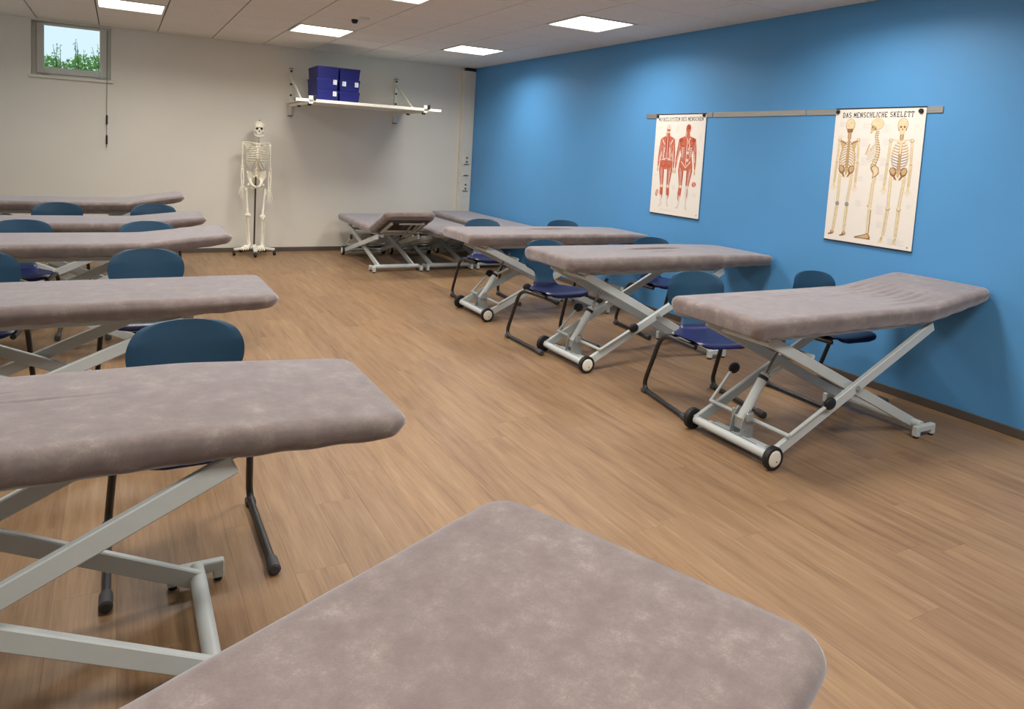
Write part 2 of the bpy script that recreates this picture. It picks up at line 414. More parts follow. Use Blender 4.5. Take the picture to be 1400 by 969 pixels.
# ceiling sensor
sn = empty('ceiling_sensor', (2.08, 7.0, H)); tag(sn, 'small dark sensor with a white base on the ceiling tiles', 'sensor')
MB().lathe([(0, -.022), (.05, -.022), (.055, -.004), (.055, 0), (0, 0)], (.02, -.09, 0)).build('base', 'trim_white', sn)
MB().lathe([(0, -.04), (.022, -.036), (.032, -.018), (.032, 0), (0, 0)], (-.02, .09, 0)).build('sensor_dome', 'black_rubber', sn)

# ================================================================== OUTSIDE THE WINDOW
struct(MB().box(-6, YB + W, 1.6, 4, YB + 6, 2.03).build('ground', 'soil', smooth=0))
def leaf(mb, p, L, w, d, up):
    d = d.normalized(); sd = d.cross(up).normalized(); p = Vector(p); nrm = sd.cross(d)
    mb.add([p, p + d * L * .45 + sd * w / 2 + nrm * .1 * L, p + d * L, p + d * L * .45 - sd * w / 2 + nrm * .1 * L], [(0, 1, 2), (0, 2, 3)])
def rv(a=1): return Vector((rnd.uniform(-a, a), rnd.uniform(-a, a), rnd.uniform(-a, a)))
sh = empty('shrub', (-.5, YB + 1.0, 2.03)); tag(sh, 'bright green leafy shrub growing outside the small window', 'shrub')
lf = MB(); st = MB()
for k in range(4500):
    x_ = rnd.uniform(-.75, .75); top = .385 + .05 * math.sin(x_ * 9) + .03 * math.sin(x_ * 23 + 1)
    p_ = (x_, rnd.uniform(-.28, .28), rnd.uniform(.02, top)); leaf(lf, p_, rnd.uniform(.03, .055), rnd.uniform(.015, .028), rv() + Vector((0, 0, .4)), rv() + Vector((0, .1, .2)))
for k in range(26):
    x_ = rnd.uniform(-.7, .7); hh = rnd.uniform(.40, .58) if k % 3 else rnd.uniform(.5, .66); y_ = rnd.uniform(-.2, .2)
    q0 = Vector((x_, y_, 0)); q1 = q0 + Vector((rnd.uniform(-.1, .1), rnd.uniform(-.05, .05), hh)); md = (q0 + q1) / 2 + rv(.02)
    st.tube([q0, md, q1], [.005, .004, .002], 5)
    for j in range(13):
        f_ = rnd.uniform(.5, 1.0); leaf(lf, q0.lerp(q1, f_), rnd.uniform(.022, .042), rnd.uniform(.012, .022), rv() + Vector((0, 0, .3)), rv())
lo = lf.build('foliage', 'leaf', sh, 0); lo['kind'] = 'stuff'; st.build('stem', 'twig', sh)
br = empty('tree_branch', (-.75, YB + 1.1, 2.9)); tag(br, 'dark twig with leaves hanging at the top of the small window', 'branch')
tb = MB().tube([(-.5, .3, .9), (-.2, .1, .4), (.1, 0, .08), (.22, 0, -.03)], [.02, .014, .007, .003], 6); lf = MB()
tb.tube([(.02, 0, .2), (.1, 0, .02), (.13, 0, -.06)], [.006, .004, .002], 5); tb.build('twig', 'twig', br)
for k in range(60):
    p_ = Vector((.10, 0, .08)).lerp(Vector((.22, 0, -.03)), rnd.random()) if k % 2 else Vector((.05, 0, .12)).lerp(Vector((.13, 0, -.06)), rnd.random())
    leaf(lf, p_ + rv(.025), rnd.uniform(.03, .05), rnd.uniform(.016, .026), rv() + Vector((0, 0, -.5)), rv())
lo = lf.build('foliage', 'leaf_dark', br, 0); lo['kind'] = 'stuff'

# ================================================================== TREATMENT TABLES
def cover_mesh(zt, head, Lb=1.42, Lh=.62, x0=-.22, hw=.324, th=.092, rc=.075, wr=(), bend=.16, curl=0.0, taper=.25):
    """one velour cover over the body and the head section, swept along the bent centre line"""
    L = Lb + Lh; ang = math.radians(head)
    # centre line, top surface: straight, smooth bend, straight
    n = 400; path = []; X, Z = x0, zt
    for i in range(n + 1):
        s = L * i / n
        q = min(1, max(0, (s - Lb + bend / 2) / bend)); q = q * q * (3 - 2 * q); a = ang * q
        if curl and s > L - .25: a -= math.radians(curl) * ((s - L + .25) / .25)
        path.append((X, Z, a)); X += math.cos(a) * L / n; Z += math.sin(a) * L / n
    def P(s):
        f = min(max(s / L, 0), 1) * n; i = min(int(f), n - 1); q = f - i; A, B = path[i], path[i + 1]
        return [A[j] * (1 - q) + B[j] * q for j in range(3)]
    ds = [0, .002, .006, .012, .02, .03, .042, .056, .072]
    st = ds + [.09 + (L - .18) * i / 110 for i in range(111)] + [L - d for d in ds[::-1]]
    r1 = .038; NT = 40; vs = []; ring = 0; rows = []
    for s in st:
        d = min(s, L - s)
        rc = .045 if s < L / 2 else .085
        hws = hw - rc + math.sqrt(max(0, rc * rc - (rc - min(d, rc)) ** 2))
        re = .045; drop = r1 * .9 * (1 - math.sqrt(max(0, 1 - (1 - min(d, re) / re) ** 2)))
        lift = .022 * (1 - min(d, .05) / .05) ** 1.2
        pr = []
        for i in range(NT + 1): pr.append(((hws - r1) * i / NT, None))
        for k in range(1, 8):
            a = PI / 2 * k / 7; pr.append((hws - r1 + r1 * math.sin(a), -r1 + r1 * math.cos(a)))
        pr += [(hws - .003, -.052), (hws - .008, -.066), (hws - .015, -.080), (hws - .022, -.090), (hws - .032, -.097), (hws - .05, -.098), (hws * .5, -.094), (0, -.094)]
        full = [(y, z, 1) for y, z in pr] + [(-y, z, -1) for y, z in pr[-2:0:-1]]
        x, z, a = P(s); ti, tk = -math.sin(a), math.cos(a); row = []
        for y, h, sg in full:
            if h is None:
                h = .004 * (1 - (y / hw) ** 2)
                for (sa, sb, yy, slope, wd_, dep) in wr:
                    if sa < s < sb:
                        e_ = math.sin(PI * (s - sa) / (sb - sa)); yl = yy + slope * (s - sa)
                        h -= dep * e_ * math.exp(-((y - yl) / wd_) ** 2) - dep * .45 * e_ * math.exp(-((y - yl - wd_ * 2.2) / (wd_ * 1.3)) ** 2)
            if h < -.075: h += .0025 * math.sin(s * 41 + y * 9) * (1 if abs(y) > .26 else 0)
            mid_ = -.075 <= h < -.012
            h *= th / .098 * (1 - taper * min(1, max(0, (s - Lb) / Lh)) ** 1.2)
            T_ = th * (1 - taper * min(1, max(0, (s - Lb) / Lh)) ** 1.2)
            h = -drop + h * (T_ - drop - lift) / T_
            if mid_ and abs(y) > .25:
                dd = .0022 * math.sin(s * 17 + sg) * math.sin(s * 7.3 + 2 * sg); y += dd
            row.append(len(vs)); vs.append((x + ti * h, y, z + tk * h))
        rows.append(row)
    m_ = len(rows[0]); fs = []
    for i in range(len(rows) - 1):
        for k in range(m_): fs.append((rows[i][k], rows[i + 1][k], rows[i + 1][(k + 1) % m_], rows[i][(k + 1) % m_]))
    hm = m_ // 2
    for R_ in (rows[0], rows[-1]):
        fs.append((R_[0], R_[1], R_[-1])); fs.append((R_[hm], R_[hm - 1], R_[hm + 1]))
        for k in range(1, hm - 1): fs.append((R_[k], R_[k + 1], R_[m_ - k - 1], R_[m_ - k]))
    b = MB(); b.add(vs, fs); return b.mesh('cover', 'velour', 60), P

WHEEL = None
def table(loc, rz, zt, head, label, wr=(), lh=.60, pump=True, bend=.16, raised=False, curl=0.0, th=.092, taper=.25, hw=.324, group='grey velour treatment tables'):
    T = empty('treatment_table', (loc[0], loc[1], 0), rz); tag(T, label, 'treatment table', group)
    me, P = cover_mesh(zt, head, Lh=lh, wr=wr, bend=bend, curl=curl, th=th, taper=taper, hw=hw); link('cover', me, T)
    zu = zt - th - .052; A = 1.35; rise = zu - .07; run = math.sqrt(A * A - rise * rise); xf = .03 + run
    zr = zt - th - .02
    # upper frame
    b = MB()
    for s in (-1, 1): b.beam((.0, s * .195, zr), (1.36, s * .195, zr), .03, .036, bev=.003)
    for xx in (.02, .55, 1.15): b.beam((xx, -.18, zr), (xx, .18, zr), .03, .03, (1, 0, 0), .003)
    b.build('top_frame', 'frame_grey', T)
    # scissor arms
    for s in (-1, 1):
        MB().beam((.0, s * .262, .07 - .03 * rise / run), (xf + .035, s * .262, zu + .026), .026, .058, bev=.004).build('scissor_arm', 'frame_grey', T)
        MB().beam((xf, s * .222, .06), (-.01, s * .222, zu + .02), .026, .058, bev=.004).build('scissor_arm', 'frame_grey', T)
        xm, zm = .03 + run / 2, (.07 + zu) / 2
        MB().lathe([(0, s * .283), (.010, s * .283), (.011, s * .277), (.02, s * .277), (.02, s * .274), (0, s * .274)], (xm, 0, zm - .004), 'y', 14).build('pivot_bolt', 'zinc', T)
    MB().tube([(.10, -.22, zu - .03), (.10, .22, zu - .03)], .018, 12).build('cross_tube', 'frame_grey', T)
    # foot tube with brackets
    b = MB().tube([(xf, -.285, .062), (xf, -.2, .062), (xf, .2, .062), (xf, .285, .062)], [.024, .026, .026, .024], 16)
    b.build('foot_tube', 'frame_grey', T)
    for s in (-1, 1):
        br_ = MB()
        ya, yb_ = sorted((s * .285, s * .318))
        br_.box(xf - .09, ya, .036, xf + .09, yb_, .072, .004)
        for dx in (-.072, .072): br_.box(xf + dx - .018, ya, .012, xf + dx + .018, yb_, .04, .003)
        bo = br_.build('foot_bracket', 'frame_grey', T)
        for dx in (-.072, .072):
            MB().lathe([(0, 0), (.014, 0), (.014, .013), (0, .013)], (xf + dx, s * .3015, 0), 'z', 12).build('rubber_foot', 'black_rubber', bo)
    # wheel tube and wheels
    b = MB().tube([(0, -.262, .062), (0, .262, .062)], .024, 18)
    for s in (-1, 1): b.tube([(0, s * .262, .062), (0, s * .275, .062)], .012, 10)
    b.build('wheel_tube', 'frame_grey', T)
    for s in (-1, 1):
        w_ = MB().lathe([(.045, -.016), (.058, -.016), (.0615, -.011), (.0615, .011), (.058, .016), (.045, .016), (.045, -.016)], (0, s * .287, .0615), 'y', 32)
        w_.lathe([(0, -.012), (.046, -.012), (.046, .012), (0, .012)], (0, s * .287, .0615), 'y', 24)
        wo = w_.build('wheel', 'black_rubber', T)
        hc = MB().lathe([(0, s * .0205), (.030, s * .0195), (.041, s * .0175), (.0445, s * .014), (.0445, s * .010), (0, s * .010)], (0, s * .287, .0615), 'y', 28)
        ho = hc.build('hub_cap', 'hub_white', wo)
        if pump: MB().lathe([(0, s * .0208), (.004, s * .0208), (.004, s * .019)], (.008, s * .287, .047), 'y', 8).build('hub_hole', 'socket_dark', wo)
    if pump:
        b = MB().box(.018, -.2, .068, .052, .2, .074, .001).box(.052, -.235, .044, .10, .235, .05, .001)
        b.box(.018, -.235, .05, .026, .235, .072, .001)
        b.box(.085, -.21, .048, .125, .21, .054, .001)
        bp = b.build('base_plate', 'frame_grey', T)
        MB().box(.030, -.15, .0742, .036, .17, .0746).build('slot', 'cap_grey', bp, 0)
        for k in range(3): MB().box(.088 + k * .012, -.20, .0542, .093 + k * .012, -.15, .0546).build('slot', 'cap_grey', bp, 0)
        pb = MB()
        for s in (-1, 1):
            pb.add([(.03, s * .035, .07), (.13, s * .035, .055), (.12, s * .035, .20), (.085, s * .035, .215), (.04, s * .035, .15),
                    (.03, s * .039, .07), (.13, s * .039, .055), (.12, s * .039, .20), (.085, s * .039, .215), (.04, s * .039, .15)],
                   [(0, 1, 2, 3, 4), (9, 8, 7, 6, 5), (0, 5, 6, 1), (1, 6, 7, 2), (2, 7, 8, 3), (3, 8, 9, 4), (4, 9, 5, 0)])
        pb.box(.06, -.06, .155, .10, -.039, .20, .003).box(.06, .039, .155, .10, .06, .20, .003).box(.055, -.034, .10, .11, .034, .17, .004)
        po = pb.build('pump_bracket', 'zinc', T)
        for s in (-1, 1):
            for q in ((.06, .1), (.1, .17), (.085, .2)): MB().lathe([(0, s * .044), (.006, s * .044), (.006, s * .039)], (q[0], 0, q[1]), 'y', 8).build('bolt', 'zinc', po)
        # cylinder leaning from the bracket to the arms
        c0 = Vector((.07, 0, .15)); c2 = Vector((.325, 0, zu - .10)); d_ = (c2 - c0).normalized(); c1_ = c0 + d_ * .29
        cy = MB().tube([c0, c0 + d_ * .05, c0 + d_ * .06, c1_ - d_ * .012, c1_], [.028, .028, .026, .026, .022], 18).build('pump_cylinder', 'frame_grey', T)
        MB().tube([c1_ - d_ * .04, c1_ - d_ * .018], .0268, 18).build('cylinder_band', 'black_rubber', cy)
        MB().tube([c1_, c2], .008, 10).tube([c2, c2 + d_ * .05], .013, 10).build('piston_rod', 'steel', cy)
        sd_ = MB().tube([c0 + d_ * .30 + Vector((0, -.025, -.015)), c0 + d_ * .36 + Vector((.06, -.03, -.02))], .011, 8); sd_.build('release_lever', 'frame_grey', cy)
        MB().tube([(.32, -.222, zu - .09), (.32, .222, zu - .09)], .015, 10).build('lift_tube', 'frame_grey', T)
        # pedal bar
        pbar = MB().tube([(.115, -.285, .158), (.115, .275, .158)], .011, 12).build('pedal_bar', 'frame_grey', T)
        for s, (ex, ez, ey) in ((-1, (.385, .295, .292)), (1, (.30, .32, .30))):
            pd = MB().tube([(.115, s * (.28 if s < 0 else .27), .158), (ex, s * ey, ez)], .0095, 10).build('pedal', 'frame_grey', T)
            MB().ell((ex + .01, s * ey - .003, ez + .006), (.044, .017, .034), 16, 10).build('pedal_knob', 'black_rubber', pd)
    if raised:   # underside of the raised head section with its ratchet
        L0 = 1.44; b = MB()
        def Q(s, y, h):
            x, z, a = P(s); return (x - math.sin(a) * h, y, z + math.cos(a) * h)
        for s in (-1, 1): b.beam(Q(1.5, s * .2, -.112), Q(1.88, s * .2, -.112), .03, .028, bev=.002)
        b.beam(Q(1.56, -.2, -.112), Q(1.56, .2, -.112), .04, .024, (1, 0, 0), .002); b.beam(Q(1.86, -.1, -.112), Q(1.86, .2, -.112), .02, .02, (1, 0, 0), .002)
        hf = b.build('head_frame', 'frame_grey', T)
        b = MB().add([Q(1.62, -.13, -.104), Q(1.80, -.13, -.104), Q(1.80, -.02, -.104), Q(1.62, -.02, -.104), Q(1.62, -.13, -.1), Q(1.80, -.13, -.1), Q(1.80, -.02, -.1), Q(1.62, -.02, -.1)],
                     [(0, 1, 2, 3), (7, 6, 5, 4), (0, 4, 5, 1), (1, 5, 6, 2), (2, 6, 7, 3), (3, 7, 4, 0)])
        b.build('face_hole', 'socket_dark', hf, 0)
        b = MB(); c_ = [Q(s_, y_, h_) for h_ in (-.099, -.092) for s_, y_ in ((1.50, -.26), (1.94, -.26), (1.94, .26), (1.50, .26))]
        b.add(c_, [(0, 3, 2, 1), (4, 5, 6, 7), (0, 1, 5, 4), (1, 2, 6, 5), (2, 3, 7, 6), (3, 0, 4, 7)]).build('head_panel', 'cap_grey', T, 0)
        for y_ in (.06, .13): MB().tube([Q(1.84, y_, -.12), (xf - .02, y_, zr - .03)], .009, 8).build('ratchet_strut', 'zinc', hf)
    else:
        for s in (-1, 1): MB().beam((1.05, s * .13, zr - .03), (1.34, s * .13, zr - .004), .02, .02, bev=.002).build('head_support', 'frame_grey', T)
    return T

slit = ((.72, 1.34, .02, .02, .010, .024), (.80, 1.2, -.10, .03, .012, .006))
creases = tuple((1.05 + .05 * ((k * 7) % 5), 1.62 + .04 * ((k * 3) % 4), -.24 + .062 * k, .05 + .02 * math.sin(k), .010, .0052) for k in range(9))
small = ((.5, 1.0, .12, .02, .006, .004), (.8, 1.25, .05, -.03, .006, .003), (.2, .7, .17, .02, .006, .003))
TABLES = []
def tb_(*a, **k): TABLES.append(table(*a, **k))
tb_((2.94, 2.68), 0, .788, 7.5, 'nearest treatment table on the blue wall side, head raised below the skeleton chart', wr=creases + small, lh=.615, th=.107)
tb_((2.937, 4.32), 0, .828, -1.5, 'middle treatment table of the right row, slit crease in its brown-grey cover', wr=slit, lh=.61, curl=5, th=.105)
tb_((2.93, 5.86), 0, .793, -1, 'far treatment table of the right row, between the middle table and the corner tables', wr=slit, lh=.61, curl=5, th=.105)
tb_((-1.01, 2.2), 0, .785, -3.6, 'large treatment table on the left, white scissor arms and blue chair behind', wr=small, lh=.58)
tb_((-1.02, 4.04), 0, .728, 0, 'second treatment table from the front in the left row, flat pale top', lh=.57)
tb_((-1.07, 5.66), 0, .775, 6, 'middle treatment table of the left row with its head end tilted up', lh=.60)
tb_((-1.09, 7.0), 0, .755, 6, 'second treatment table from the back wall in the left row', lh=.58)
tb_((-1.14, 8.45), 0, .80, 9, 'rearmost treatment table of the left row, close to the white wall', lh=.56)
tb_((-.763, .272), math.atan2(.37, .93) + .033, .80, 0, 'foreground treatment table seen from above, mottled grey velour, no chair', lh=.60, hw=.347)
tb_((3.0, 9.50), -PI / 2, .548, 23, 'lowered corner table with raised head end showing its underside, farthest from the blue wall', lh=.60, bend=.08, raised=True, taper=0.0)
tb_((3.69, 9.50), -PI / 2, .545, -2, 'lowered flat corner table between the two other corner tables', lh=.60)
tb_((4.39, 9.50), -PI / 2, .60, 0, 'shaded corner table squeezed against the blue wall', lh=.60)

# ================================================================== CHAIRS
def chair_proto():
    C = empty('sled_chair', (0, 0, 0))
    fr = MB()
    for s in (-1, 1):
        pts = fillet([(s * .262, -.29, .02), (s * .262, .275, .02), (s * .235, .12, .425), (s * .19, -.20, .425)], .095, 9)
        fr.tube(pts, .0145, 12)
    fr.tube([(-.20, -.12, .425), (.20, -.12, .425)], .011, 8); fr.tube([(-.225, .08, .425), (.225, .08, .425)], .011, 8)
    fr.build('frame', 'chair_frame', C)
    for s in (-1, 1):
        MB().tube([(s * .262, -.305, .021), (s * .262, -.30, .021), (s * .262, -.235, .021), (s * .262, -.23, .021)], [.014, .021, .021, .016], 12).build('end_cap', 'cap_grey', C)
        MB().box(s * .262 - .02, .215, 0, s * .262 + .02, .262, .03, .006).build('glide', 'cap_grey', C)
    def shell(keys, thick, name, mat, curve):
        # keys: (y, z, halfwidth) along the centre line
        pts = []
        for i in range(len(keys) - 1):
            for k in range(6):
                q = k / 6; a = keys[max(i - 1, 0)]; b = keys[i]; c = keys[i + 1]; d = keys[min(i + 2, len(keys) - 1)]
                pts.append([.5 * (2 * b[j] + (c[j] - a[j]) * q + (2 * a[j] - 5 * b[j] + 4 * c[j] - d[j]) * q * q + (3 * b[j] - a[j] - 3 * c[j] + d[j]) * q ** 3) for j in range(3)])
        pts.append(list(keys[-1])); n = len(pts); NU = 20; up = []; lo = []
        mb = MB(); vs = []
        for sd in (0, 1):
            for i, (y, z, w) in enumerate(pts):
                a = pts[max(i - 1, 0)]; b = pts[min(i + 1, n - 1)]; ty, tz = b[0] - a[0], b[1] - a[1]; L = math.hypot(ty, tz) or 1; ny, nz = -tz / L, ty / L
                for u in range(NU + 1):
                    q = (2 * u / NU - 1); x = q * w
                    cv = curve(i / (n - 1)) * (x / .21) ** 2 - thick * sd
                    ed = thick * .5 * max(0, abs(q) - .86) / .14
                    cv += ed * (1 if sd else -1) * .9
                    vs.append((x, y + ny * cv, z + nz * cv))
        R = NU + 1; fs = []
        for i in range(n - 1):
            for u in range(NU):
                a = i * R + u; fs.append((a, a + 1, a + R + 1, a + R)); a += n * R; fs.append((a, a + R, a + R + 1, a + 1))
        for i in range(n - 1):
            for u in (0, NU):
                a = i * R + u; fs.append((a, a + R, a + R + n * R, a + n * R))
        for u in range(NU):
            for i in (0, n - 1):
                a = i * R + u; fs.append((a, a + 1, a + 1 + n * R, a + n * R))
        mb.add(vs, fs); return mb.build(name, mat, C, 50)
    shell([(-.252, .425, .10), (-.247, .436, .155), (-.225, .452, .19), (-.185, .46, .207), (-.12, .456, .215), (0, .45, .212), (.07, .45, .18), (.11, .462, .125), (.13, .485, .10)],
          .016, 'seat', 'chair_seat', lambda q: .014)
    shell([(.13, .485, .10), (.143, .52, .088), (.152, .56, .092), (.158, .585, .125), (.162, .605, .168), (.167, .635, .196), (.173, .68, .208), (.179, .73, .205), (.186, .775, .183), (.190, .80, .150), (.192, .815, .105), (.193, .822, .04)],
          .013, 'backrest', 'chair_back', lambda q: .05 * min(1, max(0, (q - .15) / .5)))
    MB().box(-.16, -.14, .428, .16, .1, .436, .003).build('seat_plate', 'chair_frame', C)
    return C
proto = chair_proto()
CH = [((3.29, 3.275), -.20, 'dark blue sled chair behind the nearest right table, close to the aisle'),
      ((4.27, 3.13), -.05, 'dark blue sled chair behind the nearest right table, against the blue wall'),
      ((3.115, 4.80), .0, 'dark blue sled chair behind the middle right table, close to the aisle'),
      ((4.30, 4.90), -.10, 'dark blue sled chair behind the middle right table, against the blue wall'),
      ((3.315, 6.39), -.08, 'dark blue sled chair behind the far right table, close to the aisle'),
      ((4.25, 6.30), -.05, 'dark blue sled chair behind the far right table, against the blue wall'),
      ((.235, 2.745), .0, 'blue sled chair between the two front tables of the left row, runners fully visible'),
      ((.155, 4.61), .0, 'blue sled chair behind the second left table, at its aisle end'),
      ((-.68, 4.58), .05, 'blue sled chair behind the second left table, cut by the photo edge'),
      ((.205, 6.10), .0, 'blue sled chair behind the middle left table, at its aisle end'),
      ((-.64, 6.18), .0, 'blue sled chair behind the middle left table, at the photo edge'),
      ((.31, 7.60), .0, 'blue sled chair in front of the rearmost left table, at its aisle end'),
      ((-.50, 7.64), .0, 'blue sled chair in front of the rearmost left table, further from the aisle')]
for i, (p_, a, lab) in enumerate(CH):
    c = proto if i == 0 else copy_tree(proto)
    c.location = (p_[0], p_[1], 0); c.rotation_euler = (0, 0, a); tag(c, lab, 'chair', 'blue sled chairs')

# ================================================================== SHELF AND BLUE BOXES
zs = 2.032; ydep = 1.17
sb_ = empty('shelf_bracket', (2.036, YB, 0))
def bracket(B):
    MB().box(-.02, -.028, 1.85, .02, 0, 2.47, .002).build('wall_rail', 'shelf_white', B)
    for z in (2.44, 2.265, 2.12, 1.995): MB().lathe([(0, -.034), (.015, -.034), (.015, -.027), (0, -.027)], (0, 0, z), 'y', 12).build('knob', 'black_rubber', B)
    MB().box(-.03, -.03, 1.842, .03, 0, 1.85).build('rail_foot', 'black_rubber', B, 0); MB().box(-.028, -.03, 2.47, .028, 0, 2.477).build('rail_cap', 'cap_grey', B, 0)
    MB().beam((0, -.028, zs - .045), (0, -ydep + .02, zs - .045), .03, .035, (1, 0, 0), .002).build('arm', 'shelf_white', B)
    MB().beam((-.03, -.02, 2.42), (-.03, -.86, zs - .03), .022, .03, (1, 0, 0), .002).build('brace', 'shelf_white', B)
    MB().box(-.02, -ydep - .012, zs - .06, .03, -ydep + .02, zs + .035, .003).build('end_stop', 'shelf_white', B)
    MB().box(.031, -ydep - .03, zs - .012, .062, -ydep + .0, zs + .042, .003).build('clip', 'black_rubber', B)
    for y in (-.55, -1.12):
        MB().lathe([(0, -.02), (.014, -.02), (.014, .02), (0, .02)], (.0, y, zs - .068), 'x', 10).build('bolt', 'black_rubber', B)
bracket(sb_); tag(sb_, 'white perforated wall bracket left of the blue boxes, with diagonal brace', 'bracket', 'shelf brackets')
s2 = copy_tree(sb_); s2.location = (3.52, YB, 0); tag(s2, 'white perforated wall bracket right of the blue boxes, with diagonal brace', 'bracket', 'shelf brackets')
shf = empty('wall_shelf', (1.857, YB - ydep, zs)); tag(shf, 'long white wall shelf carrying the stacked blue boxes', 'shelf')
MB().box(.12, .03, -.022, 1.80, 1.12, .0, .003).build('shelf_board', 'shelf_white', shf)
MB().box(0, -.012, -.040, 1.885, .022, -.004, .004).build('edge_strip', 'shelf_white', shf)
MB().box(-.006, -.013, -.041, 0, .023, -.003).build('end_cap', 'cap_grey', shf, 0); MB().box(1.885, -.013, -.041, 1.889, .023, -.003).build('end_cap', 'label_white', shf, 0)
LB = [['bottom', 'middle', 'top'], 'left', 'right']
for side, xs, ws in ((0, 2.162, .268), (1, 2.440, .262)):
    hs = (.137, .147, .143) if side == 0 else (.135, .150, .140); z = zs
    for k in range(3):
        B = empty('storage_box', (xs + (-.008 if k == 1 and side == 0 else 0), YB - ydep + .20 + .006 * k, z)); h = hs[k]; dp = .50
        b = MB()
        tp = .010
        for (za, zb, ia, ib) in ((0, h * .78, tp, .003), (h * .78, h - .002, 0, 0)):
            b.add([(ia, ia, za), (ws - ia, ia, za), (ws - ia, dp - ia, za), (ia, dp - ia, za), (ib, ib, zb), (ws - ib, ib, zb), (ws - ib, dp - ib, zb), (ib, dp - ib, zb)],
                  [(0, 3, 2, 1), (4, 5, 6, 7), (0, 1, 5, 4), (1, 2, 6, 5), (2, 3, 7, 6), (3, 0, 4, 7)])
        b.build('body', 'box_blue', B, 0)
        labs = {(0, 0): [(.195, .075)], (0, 1): [(.205, .082)], (1, 1): [(.035, .075), (.195, .075)]}.get((side, k), [])
        for lx, lz in labs:
            lo = MB().box(lx, -.003, lz - .01, lx + .045, .004, lz + .048).build('label_sticker', 'label_white', B, 0)
            for j in range(3): MB().box(lx + .008, -.0036, lz + .002 + .014 * j, lx + (.030 if j != 1 else .022), -.003, lz + .008 + .014 * j).build('printed_line', 'p_grey', lo, 0)
        tag(B, 'dark blue plastic storage box, %s of the %s stack on the wall shelf' % (LB[0][k], LB[1 + side]), 'box', 'blue storage boxes')
        z += h

# ================================================================== RAIL AND WALL CHARTS
RZ0, RZ1 = 1.945, 1.990
for (a, c, lab) in ((5.785, 4.865, 'brushed metal wall rail piece holding the muscle chart'), (4.855, 3.865, 'brushed metal wall rail piece between the two charts'), (3.855, 2.80, 'brushed metal wall rail piece holding the skeleton chart')):
    o = MB().box(XW - .008, c, RZ0, XW, a, RZ1, .002).build('magnetic_rail', 'aluminium'); tag(o, lab, 'rail', 'magnetic rails on the blue wall')

class Print:
    """flat print on a chart: strokes in sheet fractions u (right), v (down), stacked in thin layers"""
    def __init__(s, w, h, mats): s.w, s.h, s.mats = w, h, mats; s.b = MB(); s.k = 0
    def pt(s, u, v): s.k += 0; return (-(.0016 + s.k * 2e-6), -u * s.w, -v * s.h)
    def poly(s, pts, m): s.k += 1; s.b.add([s.pt(*q) for q in pts], [tuple(range(len(pts)))], s.mats.index(m))
    def line(s, pts, r, m):
        rs = r if isinstance(r, (list, tuple)) else [r] * len(pts)
        P = [(u * s.w, v * s.h) for u, v in pts]; Lf = []; Rt = []
        for i, (x, y) in enumerate(P):
            a = P[max(i - 1, 0)]; c = P[min(i + 1, len(P) - 1)]; dx, dy = c[0] - a[0], c[1] - a[1]; L = math.hypot(dx, dy) or 1
            nx, ny = -dy / L * rs[i], dx / L * rs[i]; Lf.append(((x + nx) / s.w, (y + ny) / s.h)); Rt.append(((x - nx) / s.w, (y - ny) / s.h))
        s.k += 1; n = len(P); vs = [s.pt(*q) for q in Lf + Rt]
        s.b.add(vs, [(i, i + 1, n + i + 1, n + i) for i in range(n - 1)], s.mats.index(m))
    def ell(s, u, v, ru, rv_, m, n=16, rot=0):
        s.poly([(u + (ru * math.cos(2 * PI * k / n) * math.cos(rot) - rv_ * math.sin(2 * PI * k / n) * math.sin(rot)) / s.w,
                 v + (ru * math.cos(2 * PI * k / n) * math.sin(rot) + rv_ * math.sin(2 * PI * k / n) * math.cos(rot)) / s.h) for k in range(n)], m)
    def done(s, name, parent): o = s.b.build(name, s.mats, parent, 0); return o
